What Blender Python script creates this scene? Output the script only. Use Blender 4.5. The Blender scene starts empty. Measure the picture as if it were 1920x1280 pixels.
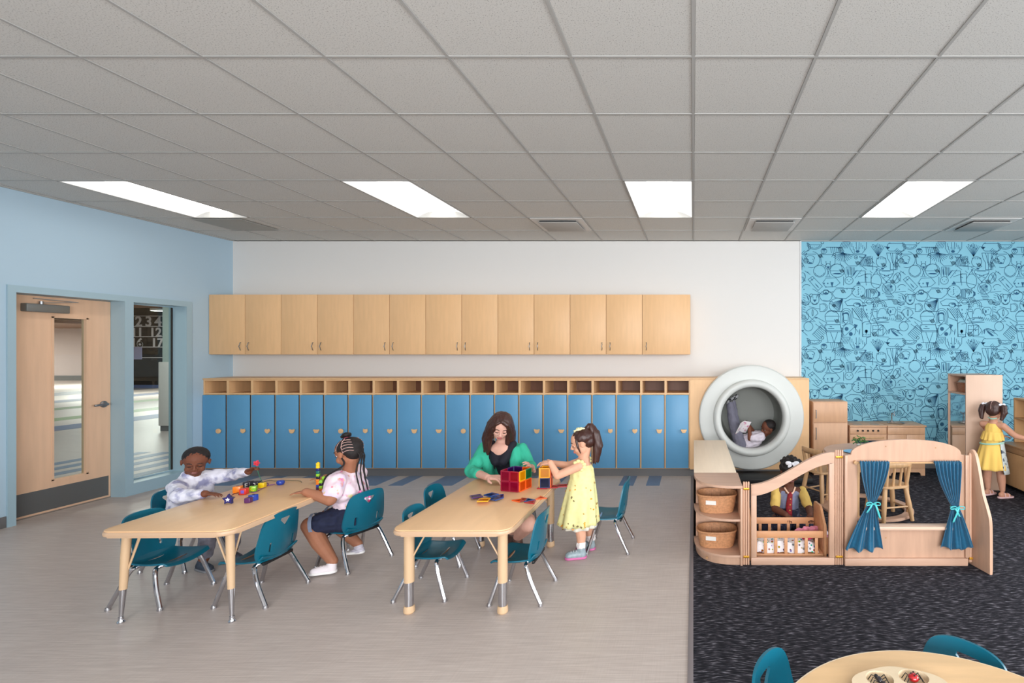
import bpy, bmesh, math, random
from mathutils import Vector as V, Matrix, Quaternion, Euler, noise
random.seed(7)
R = math.radians
SC = bpy.context.scene
COL = SC.collection
EYE = 1.56
# ---------------------------------------------------------------- camera, world, light, exposure
cd = bpy.data.cameras.new('camera'); cam = bpy.data.objects.new('camera', cd); COL.objects.link(cam)
cam.location = (0, 0, EYE); cam.rotation_euler = (R(90), 0, 0)
cd.lens = 18.15; cd.sensor_width = 36; cd.shift_x = -340/1920; cd.shift_y = 15/1920; cd.clip_start = .05
SC.camera = cam
SC.view_settings.view_transform = 'Standard'; SC.view_settings.look = 'None'
SC.view_settings.gamma = 1; SC.view_settings.use_curve_mapping = False
SC.view_settings.exposure = 0.86
w = bpy.data.worlds.new('world'); SC.world = w; w.use_nodes = True
w.node_tree.nodes['Background'].inputs[0].default_value = (.75, .86, 1, 1)
w.node_tree.nodes['Background'].inputs[1].default_value = 1.0
def area(name, loc, rot, sx, sy, power, col=(1, 1, 1), spread=180):
    l = bpy.data.lights.new(name, 'AREA'); l.shape = 'RECTANGLE'; l.size = sx; l.size_y = sy
    l.energy = power; l.color = col; l.spread = R(spread)
    o = bpy.data.objects.new(name, l); COL.objects.link(o); o.location = loc; o.rotation_euler = rot
    return o
RX, RY, HC = 6.1, -3.4, 2.976       # right wall, rear wall, ceiling height
LX, BY = -6.02, 6.77                # left wall, back wall
area('daylight_right_window', (RX+.12, 1.6, 1.75), (0, R(90), 0), 1.9, 4.4, 150, (.95, .98, 1))
area('daylight_rear_window', (1.2, RY-.12, 1.75), (R(90), 0, 0), 6.0, 1.9, 310, (.97, .985, 1))
TROFFERS = [-5.49, -2.44, -.61+.305+.0, 2.13]
TROFF = 3.3        # emission of the visible lenses

# ---------------------------------------------------------------- materials
def lin(c):
    c = c/255
    return c/12.92 if c <= .04045 else ((c+.055)/1.055)**2.4
def rgb(r, g, b): return (lin(r), lin(g), lin(b), 1)
MATS = {}
def mat(name, col, rough=.5, metal=0, spec=.5, **k):
    """principled material; col sRGB 0-255. k: noise=(scale, amount, stretch) tint, bump=(scale, strength, stretch), trans, emit, coat"""
    if name in MATS: return MATS[name]
    m = bpy.data.materials.new(name); m.use_nodes = True; nt = m.node_tree; b = nt.nodes['Principled BSDF']
    c = rgb(*col); b.inputs['Base Color'].default_value = c; b.inputs['Roughness'].default_value = rough
    b.inputs['Metallic'].default_value = metal; b.inputs['Specular IOR Level'].default_value = spec
    m.diffuse_color = c
    tc = nt.nodes.new('ShaderNodeTexCoord')
    def ns(scale, stretch=(1, 1, 1), detail=4):
        mp = nt.nodes.new('ShaderNodeMapping'); mp.inputs['Scale'].default_value = stretch
        nt.links.new(tc.outputs[k.get('coord', 'Object')], mp.inputs[0])
        n = nt.nodes.new('ShaderNodeTexNoise'); n.inputs['Scale'].default_value = scale; n.inputs['Detail'].default_value = detail
        nt.links.new(mp.outputs[0], n.inputs[0]); return n
    if 'noise' in k:
        sc, am, st = k['noise']; n = ns(sc, st)
        cr = nt.nodes.new('ShaderNodeValToRGB'); cr.color_ramp.elements[0].position = .3; cr.color_ramp.elements[1].position = .7
        c2 = k.get('col2'); a = rgb(*c2) if c2 else tuple(x*(1-am) for x in c[:3])+(1,)
        z = c if c2 else tuple(min(1, x*(1+am*.5)) for x in c[:3])+(1,)
        cr.color_ramp.elements[0].color = a; cr.color_ramp.elements[1].color = z
        if 'ramp' in k: cr.color_ramp.elements[0].position, cr.color_ramp.elements[1].position = k['ramp']
        nt.links.new(n.outputs[0], cr.inputs[0]); nt.links.new(cr.outputs[0], b.inputs['Base Color'])
    if 'bump' in k:
        sc, am, st = k['bump']; n = ns(sc, st); bp = nt.nodes.new('ShaderNodeBump'); bp.inputs['Strength'].default_value = am
        bp.inputs['Distance'].default_value = k.get('bd', .01)
        nt.links.new(n.outputs[0], bp.inputs['Height']); nt.links.new(bp.outputs[0], b.inputs['Normal'])
    if 'trans' in k: b.inputs['Transmission Weight'].default_value = k['trans']; b.inputs['IOR'].default_value = k.get('ior', 1.45)
    if 'coat' in k: b.inputs['Coat Weight'].default_value = k['coat']; b.inputs['Coat Roughness'].default_value = .15
    if 'sss' in k: b.inputs['Subsurface Weight'].default_value = k['sss']; b.inputs['Subsurface Radius'].default_value = (.02, .008, .004)
    if 'sheen' in k: b.inputs['Sheen Weight'].default_value = k['sheen']
    if 'emit' in k:
        b.inputs['Emission Color'].default_value = c; b.inputs['Emission Strength'].default_value = k['emit']
    MATS[name] = m; return m

# ---------------------------------------------------------------- object helpers
def at(px, py, y):
    """world point seen at picture column px, row py at depth y"""
    return V(((px-1300)/968*y, y, EYE-(py-655)/968*y))
def tag(o, label=None, cat=None, group=None, kind=None):
    if label: o['label'] = label
    if cat: o['category'] = cat
    if group: o['group'] = group
    if kind: o['kind'] = kind
    return o
def empty(name, loc=(0, 0, 0), rz=0, parent=None):
    o = bpy.data.objects.new(name, None); COL.objects.link(o); o.location = loc; o.rotation_euler = (0, 0, rz)
    o.empty_display_size = .05
    if parent: o.parent = parent
    return o
def wm(o):
    m = Matrix.LocRotScale(o.location, o.rotation_euler, o.scale)
    return wm(o.parent) @ m if o.parent else m
KIDS = {}
def link_copy(o, parent):
    c = o.copy(); COL.objects.link(c); c.parent = parent
    if parent: KIDS.setdefault(parent, []).append(c)
    for ch in KIDS.get(o, []): link_copy(ch, c)
    return c
def link(name, me, m, parent=None, world=False):
    if m: me.materials.append(m)
    o = bpy.data.objects.new(name, me); COL.objects.link(o)
    if parent:
        o.parent = parent; KIDS.setdefault(parent, []).append(o)
        if world: me.transform(wm(parent).inverted())
    elif world:
        xs = [v.co for v in me.vertices]
        lo = V([min(p[i] for p in xs) for i in range(3)]); hi = V([max(p[i] for p in xs) for i in range(3)])
        c = V(((lo.x+hi.x)/2, (lo.y+hi.y)/2, lo.z)); me.transform(Matrix.Translation(-c)); o.location = c
    return o
class MB:
    def __init__(s): s.bm = bmesh.new()
    def box(s, x0, x1, y0, y1, z0, z1, bev=0, M=None, seg=2):
        r = bmesh.ops.create_cube(s.bm, size=1)
        vs = r['verts']
        for v in vs: v.co = V((x0+(v.co.x+.5)*(x1-x0), y0+(v.co.y+.5)*(y1-y0), z0+(v.co.z+.5)*(z1-z0)))
        if bev:
            es = list({e for v in vs for e in v.link_edges})
            r = bmesh.ops.bevel(s.bm, geom=es, offset=bev, segments=seg, affect='EDGES', profile=.5)
            vs = list({v for f in r['faces'] for v in f.verts} | {v for v in vs if v.is_valid})
        if M:
            for v in vs: v.co = M @ v.co
        return s
    def bar(s, p0, p1, w, t, up=(0, 0, 1), bev=0):
        p0, p1 = V(p0), V(p1); d = p1-p0; L = d.length; d.normalize(); u = V(up); x = d.cross(u).normalized(); z = x.cross(d)
        M = Matrix(((d.x, x.x, z.x, p0.x), (d.y, x.y, z.y, p0.y), (d.z, x.z, z.z, p0.z), (0, 0, 0, 1)))
        return s.box(0, L, -w/2, w/2, -t/2, t/2, bev, M)
    def tube(s, pts, rad, n=12, cap=True, closed=False, squash=1):
        pts = [V(p) for p in pts]; N = len(pts); rs = rad if isinstance(rad, (list, tuple)) else [rad]*N
        rings = []; prev = None
        for i, p in enumerate(pts):
            if closed: t = (pts[(i+1) % N]-pts[i-1])
            else: t = pts[min(i+1, N-1)]-pts[max(i-1, 0)]
            t = t.normalized() if t.length > 1e-9 else V((0, 0, 1))
            if prev is None: a = V((0, 0, 1)) if abs(t.z) < .9 else V((1, 0, 0)); prev = (a-t*a.dot(t)).normalized()
            prev = (prev-t*prev.dot(t)); prev = prev.normalized() if prev.length > 1e-6 else V((1, 0, 0))
            b = t.cross(prev)
            rings.append([s.bm.verts.new(p+(prev*math.cos(2*math.pi*k/n)+b*math.sin(2*math.pi*k/n)*squash)*rs[i]) for k in range(n)])
        m = N if closed else N-1
        for i in range(m):
            A, B = rings[i], rings[(i+1) % N]
            for k in range(n): s.bm.faces.new((A[k], A[(k+1) % n], B[(k+1) % n], B[k]))
        if cap and not closed: s.bm.faces.new(rings[0][::-1]); s.bm.faces.new(rings[-1])
        return s
    def cyl(s, p0, p1, r0, r1=None, n=20): return s.tube([p0, p1], [r0, r0 if r1 is None else r1], n)
    def lathe(s, prof, c=(0, 0, 0), n=32, M=None, close=False):
        rings = []
        for r, z in prof:
            if r < 1e-6:
                v = s.bm.verts.new(V((0, 0, z))); rings.append([v])
            else: rings.append([s.bm.verts.new(V((r*math.cos(2*math.pi*k/n), r*math.sin(2*math.pi*k/n), z))) for k in range(n)])
        m = len(rings) if close else len(rings)-1
        for i in range(m):
            A, B = rings[i], rings[(i+1) % len(rings)]
            for k in range(n):
                a, b, c2, d = A[k % len(A)], A[(k+1) % len(A)], B[(k+1) % len(B)], B[k % len(B)]
                f = [a]
                for q in (b, c2, d):
                    if q not in f: f.append(q)
                if len(f) > 2: s.bm.faces.new(f)
        T = Matrix.Translation(c) @ (M or Matrix())
        for r in rings:
            for v in r: v.co = T @ v.co
        return s
    def prism(s, poly, d0, d1, axis='z', bev=0, M=None):
        """extrude a 2-D outline; axis z: (x,y), axis y: (x,z), axis x: (y,z)"""
        def P(a, b, d): return V((a, b, d)) if axis == 'z' else V((a, d, b)) if axis == 'y' else V((d, a, b))
        A = [s.bm.verts.new(P(a, b, d0)) for a, b in poly]; B = [s.bm.verts.new(P(a, b, d1)) for a, b in poly]
        fs = [s.bm.faces.new(A[::-1]), s.bm.faces.new(B)]
        n = len(A)
        for i in range(n): fs.append(s.bm.faces.new((A[i], A[(i+1) % n], B[(i+1) % n], B[i])))
        vs = A+B
        if bev:
            es = list({e for f in fs[:2] for e in f.edges})
            r = bmesh.ops.bevel(s.bm, geom=es, offset=bev, segments=2, affect='EDGES', profile=.5)
            vs = list({v for f in r['faces'] for v in f.verts} | {v for v in vs if v.is_valid})
        if M:
            for v in vs: v.co = M @ v.co
        return s
    def sphere(s, c, r, n=16, M=None):
        r = (r, r, r) if not isinstance(r, (tuple, list)) else r
        g = bmesh.ops.create_uvsphere(s.bm, u_segments=n, v_segments=max(6, n*2//3), radius=1)
        T = Matrix.Translation(c) @ (M.to_4x4() if M else Matrix()) @ Matrix.Diagonal((*r, 1))
        for v in g['verts']: v.co = T @ v.co
        return s
    def grid(s, f, nu, nv, closeu=False):
        g = [[s.bm.verts.new(f(i/(nu if closeu else nu-1), j/(nv-1))) for i in range(nu)] for j in range(nv)]
        for j in range(nv-1):
            for i in range(nu if closeu else nu-1):
                s.bm.faces.new((g[j][i], g[j][(i+1) % nu], g[j+1][(i+1) % nu], g[j+1][i]))
        return s
    def mesh(s, name, smooth=35):
        bmesh.ops.recalc_face_normals(s.bm, faces=s.bm.faces[:])
        if smooth:
            for f in s.bm.faces: f.smooth = True
            a = R(smooth)
            for e in s.bm.edges:
                if len(e.link_faces) == 2: e.smooth = e.calc_face_angle(0) < a
        me = bpy.data.meshes.new(name); s.bm.to_mesh(me); s.bm.free(); return me
    def build(s, name, m, parent=None, world=False, smooth=35): return link(name, s.mesh(name, smooth), m, parent, world)
def solidify(o, t, offset=-1, bev=0):
    bm = bmesh.new(); bm.from_mesh(o.data); bm.free()
    md = o.modifiers.new('s', 'SOLIDIFY'); md.thickness = t; md.offset = offset
    return o
def bake(o):
    dg = bpy.context.evaluated_depsgraph_get(); me = bpy.data.meshes.new_from_object(o.evaluated_get(dg))
    o.modifiers.clear(); o.data = me; return o
def plate(outer, holes, t, name='plate'):
    """flat plate in the x-z plane, thickness t in y, with holes"""
    bm = bmesh.new(); es = []
    for lp in [outer]+holes:
        vs = [bm.verts.new((x, 0, z)) for x, z in lp]
        for i in range(len(vs)): es.append(bm.edges.new((vs[i], vs[(i+1) % len(vs)])))
    bmesh.ops.triangle_fill(bm, edges=es, use_beauty=True)
    fs = bm.faces[:]
    r = bmesh.ops.extrude_face_region(bm, geom=fs)
    for v in [g for g in r['geom'] if isinstance(g, bmesh.types.BMVert)]: v.co.y += t
    return bm
def rrect(x0, x1, z0, z1, r, n=5):
    out = []
    for cx, cz, a0 in ((x1-r, z1-r, 0), (x0+r, z1-r, 90), (x0+r, z0+r, 180), (x1-r, z0+r, 270)):
        for k in range(n+1): a = R(a0+90*k/n); out.append((cx+r*math.cos(a), cz+r*math.sin(a)))
    return out
def arc(cx, cz, rx, rz, a0, a1, n=12): return [(cx+rx*math.cos(R(a0+(a1-a0)*k/n)), cz+rz*math.sin(R(a0+(a1-a0)*k/n))) for k in range(n+1)]
def bez(pts, n=8):
    """Catmull-Rom through 3-D points"""
    P = [V(p) for p in pts]; P = [P[0]*2-P[1]]+P+[P[-1]*2-P[-2]]; out = []
    for i in range(1, len(P)-2):
        for k in range(n):
            t = k/n; out.append(.5*((2*P[i])+(-P[i-1]+P[i+1])*t+(2*P[i-1]-5*P[i]+4*P[i+1]-P[i+2])*t*t+(-P[i-1]+3*P[i]-3*P[i+1]+P[i+2])*t**3))
    out.append(P[-2]); return out

# wood etc.
def wood(name, col, am=.13, rough=.45, st=(1, 1, 8), sc=9, **k):
    return mat(name, col, rough, noise=(sc, am, st), bump=(40, .04, st), bd=.002, **k)
MAPLE = wood('maple_laminate', (226, 182, 134), .05, .45, (6, 6, .7), 5)
CUBBY_SHADE = wood('cubby_depth_shade', (112, 72, 50), .08, .5, (6, 6, .7), 5)  # dark brown: shade of the deep cubby put into the colour
DOORW = wood('door_veneer', (226, 186, 154), .07, .42, (5, 5, .45), 4)
BIRCH = wood('birch_ply', (203, 162, 136), .10, .42, (7, 7, .8), 4)
BIRCH_X = wood('birch_ply_level', (206, 166, 142), .10, .42, (.8, 7, 7), 4)
BIRCH_E = wood('birch_edge', (192, 146, 104), .25, .5, (1, 120, 1), 3)
BEECH = wood('turned_wood', (206, 164, 120), .14, .45, (6, 6, 1), 6)
TABLEW = wood('table_laminate', (236, 192, 146), .05, .38, (5, .7, 5), 3)
TABLEE = mat('table_edge', (205, 170, 138), .4)
TAN = mat('tan_enamel', (205, 172, 136), .4)
CHROME = mat('chrome', (200, 200, 205), .12, 1)
STEEL = mat('brushed_steel', (150, 152, 155), .35, 1)
TEAL = mat('teal_plastic', (2, 96, 118), .33, bump=(300, .05, (1, 1, 1)), bd=.001)
LOCKB = mat('locker_blue', (90, 150, 190), .42, noise=(3, .03, (1, 1, 1)))
WHITEW = mat('white_paint', (220, 218, 215), .8, bump=(220, .04, (1, 1, 1)), bd=.002)
BLUEW = mat('pale_blue_paint', (172, 196, 212), .75, bump=(220, .04, (1, 1, 1)), bd=.002)
FRAMEB = mat('frame_blue_enamel', (158, 184, 196), .4)
RUBBER = mat('grey_rubber', (110, 108, 108), .6)
BLACK = mat('black', (18, 18, 20), .5)
DARK = mat('dark_gap', (40, 34, 30), .8)
WHITEP = mat('white_plastic', (206, 208, 204), .45)
PRINT = mat('teal_print', (28, 84, 118), .8)
def glass(name, col, a=.2, rough=.02):
    m = bpy.data.materials.new(name); m.use_nodes = True; nt = m.node_tree; nt.nodes.clear()
    o = nt.nodes.new('ShaderNodeOutputMaterial'); mx = nt.nodes.new('ShaderNodeMixShader')
    t = nt.nodes.new('ShaderNodeBsdfTransparent'); t.inputs[0].default_value = col if len(col) == 4 else rgb(*col)
    g = nt.nodes.new('ShaderNodeBsdfGlossy'); g.inputs['Roughness'].default_value = rough
    lw_ = nt.nodes.new('ShaderNodeLayerWeight'); lw_.inputs[0].default_value = .5
    pw = nt.nodes.new('ShaderNodeMath'); pw.operation = 'POWER'; pw.inputs[1].default_value = 4.5; nt.links.new(lw_.outputs['Facing'], pw.inputs[0])
    f = nt.nodes.new('ShaderNodeMath'); f.operation = 'MULTIPLY_ADD'; f.inputs[1].default_value = .6; f.inputs[2].default_value = .03; nt.links.new(pw.outputs[0], f.inputs[0])
    nt.links.new(f.outputs[0], mx.inputs[0]); nt.links.new(t.outputs[0], mx.inputs[1]); nt.links.new(g.outputs[0], mx.inputs[2]); nt.links.new(mx.outputs[0], o.inputs[0])
    return m
GLASS = glass('pane_glass', (232, 240, 238))
# ================================================================ ROOM SHELL
def struct(name, mb, m, parent=None, **k):
    o = mb.build(name, m, parent, world=not parent, **k) if isinstance(mb, MB) else mb
    if not parent: o['kind'] = 'structure'
    return o
# floor vinyl with fine brushed streaks
m = bpy.data.materials.new('vinyl'); m.use_nodes = True; nt = m.node_tree; b = nt.nodes['Principled BSDF']
tc = nt.nodes.new('ShaderNodeTexCoord')
def nz(nt, src, scale, st, rot=0, detail=3):
    mp = nt.nodes.new('ShaderNodeMapping'); mp.inputs['Scale'].default_value = st; mp.inputs['Rotation'].default_value = (0, 0, rot)
    nt.links.new(src, mp.inputs[0]); n = nt.nodes.new('ShaderNodeTexNoise'); n.inputs['Scale'].default_value = scale
    n.inputs['Detail'].default_value = detail; nt.links.new(mp.outputs[0], n.inputs[0]); return n
def ramp(nt, n, stops):
    cr = nt.nodes.new('ShaderNodeValToRGB'); e = cr.color_ramp.elements
    e[0].position, e[0].color = stops[0][0], rgb(*stops[0][1]); e[1].position, e[1].color = stops[-1][0], rgb(*stops[-1][1])
    for p, c in stops[1:-1]: x = e.new(p); x.color = rgb(*c)
    nt.links.new(n.outputs[0], cr.inputs[0]); return cr
n1 = nz(nt, tc.outputs['Object'], 6, (1, 28, 1), R(0), 6); n2 = nz(nt, tc.outputs['Object'], 6, (28, 1, 1), 0, 6); n3 = nz(nt, tc.outputs['Object'], 1.2, (1, 1, 1))
r1 = ramp(nt, n1, [(.32, (178, 165, 158)), (.5, (192, 179, 172)), (.68, (206, 194, 187))])
r2 = ramp(nt, n2, [(.32, (184, 171, 164)), (.68, (200, 188, 181))])
mx = nt.nodes.new('ShaderNodeMix'); mx.data_type = 'RGBA'; mx.inputs[0].default_value = .3
nt.links.new(r1.outputs[0], mx.inputs[6]); nt.links.new(r2.outputs[0], mx.inputs[7]); nt.links.new(mx.outputs[2], b.inputs['Base Color'])
b.inputs['Roughness'].default_value = .42; b.inputs['Specular IOR Level'].default_value = .35
VINYL = m
m = bpy.data.materials.new('carpet_weave'); m.use_nodes = True; nt = m.node_tree; b = nt.nodes['Principled BSDF']
tc = nt.nodes.new('ShaderNodeTexCoord')
wv = nt.nodes.new('ShaderNodeTexWave'); wv.wave_type = 'BANDS'; wv.bands_direction = 'X'; wv.wave_profile = 'TRI'; wv.inputs['Scale'].default_value = .75
wv.inputs['Distortion'].default_value = 0
nt.links.new(tc.outputs['Object'], wv.inputs[0])
sx = nt.nodes.new('ShaderNodeSeparateXYZ'); nt.links.new(tc.outputs['Object'], sx.inputs[0])
ml = nt.nodes.new('ShaderNodeMath'); ml.operation = 'MULTIPLY_ADD'; ml.inputs[1].default_value = .03
nt.links.new(wv.outputs['Fac'], ml.inputs[0]); nt.links.new(sx.outputs[1], ml.inputs[2])
cx = nt.nodes.new('ShaderNodeCombineXYZ'); nt.links.new(sx.outputs[0], cx.inputs[0]); nt.links.new(ml.outputs[0], cx.inputs[1])
n1 = nz(nt, cx.outputs[0], 44, (.42, 2.6, 1), 0, 4)
r1 = ramp(nt, n1, [(.36, (30, 30, 35)), (.52, (46, 45, 51)), (.60, (76, 74, 81)), (.68, (128, 125, 134))])
nt.links.new(r1.outputs[0], b.inputs['Base Color']); b.inputs['Roughness'].default_value = .95; b.inputs['Specular IOR Level'].default_value = .1
bp = nt.nodes.new('ShaderNodeBump'); bp.inputs['Strength'].default_value = .6; bp.inputs['Distance'].default_value = .004
nt.links.new(n1.outputs[0], bp.inputs['Height']); nt.links.new(bp.outputs[0], b.inputs['Normal'])
CARPET = m
struct('floor', MB().box(LX-.2, -.028, RY, BY, -.12, 0), VINYL)
tag(struct('carpet', MB().box(.0, RX, RY, BY, -.12, .004), CARPET), None, None)
struct('trim_1', MB().box(-.028, 0, RY, BY, -.12, .005, .001), mat('transition_strip', (128, 120, 122), .5))
# inlaid blue-grey rectangles before the lockers
INLAY = mat('blue_grey_vinyl', (112, 128, 152), .45, noise=(8, .15, (30, 1, 1)))
fl = bpy.data.objects['floor']
for x0, x1 in ((-.858, -.69), (-.545, -.388), (-3.055, -2.765), (-3.50, -3.335), (-4.0, -3.64), (-4.33, -4.2), (-4.75, -4.45), (-5.15, -5.0), (-5.6, -5.3), (-2.2, -1.9), (-1.7, -1.55)):
    o = MB().box(x0, x1, 5.915, 6.40, 0, .0015).build('inlay_stripe', INLAY, fl, world=True)
# ceiling ---------------------------------------------------------
m = bpy.data.materials.new('acoustic_tile'); m.use_nodes = True; nt = m.node_tree; b = nt.nodes['Principled BSDF']
tc = nt.nodes.new('ShaderNodeTexCoord'); oi = nt.nodes.new('ShaderNodeObjectInfo')
ad = nt.nodes.new('ShaderNodeVectorMath'); ad.operation = 'ADD'; nt.links.new(tc.outputs['Object'], ad.inputs[0]); nt.links.new(oi.outputs['Location'], ad.inputs[1])
n1 = nz(nt, ad.outputs[0], 170, (1, 1, 1), 0, 2)
r1 = ramp(nt, n1, [(.30, (150, 149, 146)), (.40, (206, 205, 201)), (.6, (212, 211, 207))])
nt.links.new(r1.outputs[0], b.inputs['Base Color']); b.inputs['Roughness'].default_value = .95; b.inputs['Specular IOR Level'].default_value = .1
TILE = m
GRIDM = mat('grid_enamel', (172, 171, 168), .7)
ce = struct('ceiling', MB().box(LX-.2, RX, RY, BY, HC+.13, HC+.25), WHITEW)
T = .6096; TP = .5955; Y0 = BY-.575+0.0   # grid line nearest the back wall
tile_me = MB().box(-TP/2+.007, TP/2-.007, -T/2+.007, T/2-.007, 0, .022, .003, seg=1).mesh('tile')
tile_me.materials.append(TILE)
trof_cells = set()
TX = [(-9, 0), (-5, 0), (-1, 0), (3, 0)]
ROW0 = 4.335
rows = [ROW0+T*k for k in range(-12, 5)]
for cx_, _ in TX:
    for k in (0, 1): trof_cells.add((cx_, k))
for cx_ in (-9, -4, -1, 3, 7):           # a second row of lights behind the camera
    for k in (-8, -7): trof_cells.add((cx_, k))
trof_cells |= {(7, 0), (7, 1)}
for i in range(-11, 11):
    for k in range(-12, 4):
        if (i, k) in trof_cells: continue
        xa, xb = i*TP, (i+1)*TP; ya, yb = ROW0+k*T, ROW0+(k+1)*T
        cxa, cxb, cyb = max(xa, LX), min(xb, RX), min(yb, BY)
        if cxb-cxa < TP-.01 or cyb-ya < T-.01 or ya < RY:
            if cxb-cxa < .05 or cyb-max(ya, RY) < .05: continue
            o = MB().box(cxa+.01, cxb-.01, max(ya, RY)+.01, cyb-.01, HC+.006, HC+.028).build('ceiling_tile', TILE, ce, world=True)
        else:
            o = bpy.data.objects.new('ceiling_tile', tile_me); COL.objects.link(o); o.parent = ce
            o.location = V(((xa+xb)/2, (ya+yb)/2, HC+.006)) - ce.location
for i in range(-10, 11):
    x = i*TP
    if LX < x < RX: MB().box(x-.008, x+.008, RY, BY, HC+.002, HC+.012).build('grid_bar', GRIDM, ce, world=True)
for k in range(-12, 5):
    y = ROW0+k*T
    if RY < y < BY:
        cuts = sorted((i, i+1) for i in range(-11, 11) if (i, k-1) in trof_cells and (i, k) in trof_cells)
        x = LX
        for a_, b_ in cuts+[(99, 99)]:
            xe = min(a_*TP-.008, RX)
            if xe > x: MB().box(x, xe, y-.008, y+.008, HC+.0018, HC+.0115).build('grid_bar', GRIDM, ce, world=True)
            x = b_*TP+.008
MB().box(LX, RX, BY-.02, BY, HC-.002, HC+.012).build('grid_bar', GRIDM, ce, world=True)
MB().box(LX, LX+.02, RY, BY, HC-.002, HC+.012).build('grid_bar', GRIDM, ce, world=True)
# recessed light troffers: curved side reflectors and a bright centre lens
REFL = mat('reflector_white', (246, 246, 244), .5, emit=TROFF*.22)
LENS = mat('lamp_lens', (255, 252, 246), .5, emit=TROFF)
def troffer(cx_, k, label, group='recessed ceiling troffers'):
    xa, ya = cx_*TP, ROW0+k*T
    t = empty('ceiling_light', (xa+TP/2, ya+T, HC)); tag(t, label, 'ceiling light', group)
    f = MB(); w2, l2 = TP/2-.008, T-.008
    for s in (-1, 1):
        f.box(*sorted((s*w2, s*(w2-.008))), -l2, l2, -.001, .08); f.box(-w2, w2, *sorted((s*l2, s*(l2-.008))), -.001, .08)
    f.build('frame', GRIDM, t)
    for s in (-1, 1):
        g = MB().grid(lambda u, v: V((s*(w2-.008-(w2-.008-.11)*u), -l2+2*l2*v, .004+.06*math.sin(u*math.pi/2))), 8, 2)
        g.build('reflector', REFL, t)
    MB().grid(lambda u, v: V(((u-.5)*.23, -l2+2*l2*v, .064-.03*math.sin(u*math.pi))), 9, 2).build('lens', LENS, t)
    return t
nm = ['recessed white ceiling light nearest the pale blue door wall', 'recessed white ceiling light above the two maple tables, second from the blue wall',
      'recessed white ceiling light beside the carpet edge line, between cabinets and tube', 'recessed white ceiling light in front of the animal wallpaper']
for (c, k), l in zip(TX, nm): troffer(c, k, l)
troffer(7, 0, 'recessed white ceiling light by the right-hand wall, outside the photograph')
for c, q in zip((-9, -4, -1, 3, 7), ('by the blue wall', 'over the table side', 'above the camera line', 'over the carpet', 'by the right wall')): troffer(c, -8, f'recessed white ceiling light behind the camera, {q}')
# square air diffusers
def diffuser(x, label):
    t = empty('ceiling_vent', (x, 5.86, HC)); tag(t, label, 'ceiling vent', 'square ceiling air vents')
    MB().prism(rrect(-.282, .282, -.285, .285, .01, 2), -.003, .002).build('backing', WHITEW, t)
    MB().box(-.215, .215, -.215, .215, -.028, -.020, .004).build('plaque', GRIDM, t)
    d = MB()
    d.box(-.20, .20, -.20, .20, -.020, -.004); d.build('slot', BLACK, t)
diffuser(-1.489, 'square white air vent in the ceiling above the dark-haired woman')
diffuser(.893, 'square white air vent in the ceiling above the round white tube')
diffuser(3.275, 'square white air vent in the ceiling above the tall wardrobe, rightmost')
tag(MB().box(-5.45, -4.9, 5.6, 6.1, HC-.006, HC-.001).build('access_panel', mat('vent_grey', (160, 160, 155), .6), world=True), 'flat grey ceiling return panel beside the light by the blue wall', 'ceiling vent')

# walls -------------------------------------------------------------
struct('wall_back', MB().box(LX-.2, 1.40, 6.75, 6.95, 0, HC+.13), WHITEW)
m = mat('wallpaper_blue', (124, 184, 204), .7, noise=(1.1, .03, (1, 1, 1)))
wp = struct('wall_backright', MB().box(1.40, RX+.2, 6.77, 6.95, 0, HC+.13), m)
MB().box(1.392, 1.412, 6.744, 6.772, 0, HC-.002).build('edge_strip', mat('edge_white', (205, 208, 210), .6), wp, world=True)
# right wall with a window, rear wall with a window (both out of view)
def wall_with_hole(name, axis, pos, th, a0, a1, h0, h1, A0, A1, mt):
    w_ = MB()
    def bx(p, q, r, s):
        if axis == 'x': w_.box(pos, pos+th, p, q, r, s)
        else: w_.box(p, q, pos-th, pos, r, s)
    bx(A0, a0, 0, HC); bx(a1, A1, 0, HC); bx(a0, a1, 0, h0); bx(a0, a1, h1, HC)
    return struct(name, w_, mt)
wall_with_hole('wall_right', 'x', RX, .1, -.6, 3.8, .8, 2.7, RY, BY, WHITEW)
wall_with_hole('wall_rear', 'y', RY, .1, -1.8, 4.2, .8, 2.7, LX-.2, RX+.1, WHITEW)
for nme, ax in (('window_2', 'x'), ('window_3', 'y')):
    f = MB()
    if ax == 'x':
        for y in (-.6, 1.6, 3.77): f.box(RX+.02, RX+.08, y, y+.03, .8, 2.7)
        for z in (.8, 2.67): f.box(RX+.02, RX+.08, -.6, 3.8, z, z+.03)
    else:
        for x in (-1.8, .2, 2.2, 4.17): f.box(x, x+.03, RY-.08, RY-.02, .8, 2.7)
        for z in (.8, 2.67): f.box(-1.8, 4.2, RY-.08, RY-.02, z, z+.03)
    struct(nme, f, FRAMEB)
# left wall, with door opening Y 4.53..5.40 and side light 5.49..6.02
FT = .10; DX = LX-.03
H_D = 2.06
lw = MB()
lw.box(LX-.2, LX, RY, 4.522, 0, HC+.13); lw.box(LX-.2, LX, 6.187, BY, 0, HC+.13); lw.box(LX-.2, LX, 4.522, 6.187, 2.13, HC+.13)
struct('wall_left', lw, BLUEW)
fr = MB()   # welded frame
def fbox(y0, y1, z0, z1): fr.box(LX-.2, LX+.014, y0, y1, z0, z1)
fbox(4.522, 4.58, 0, 2.13); fbox(5.456, 5.54, 0, 2.13); fbox(6.12, 6.187, 0, 2.13)
fbox(4.58, 5.456, 2.068, 2.13); fbox(5.54, 6.12, 2.068, 2.13)
fbox(5.54, 6.12, 0, .125)
lw_ = None
d1 = struct('door_1', fr, FRAMEB)
d1o = d1
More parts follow.
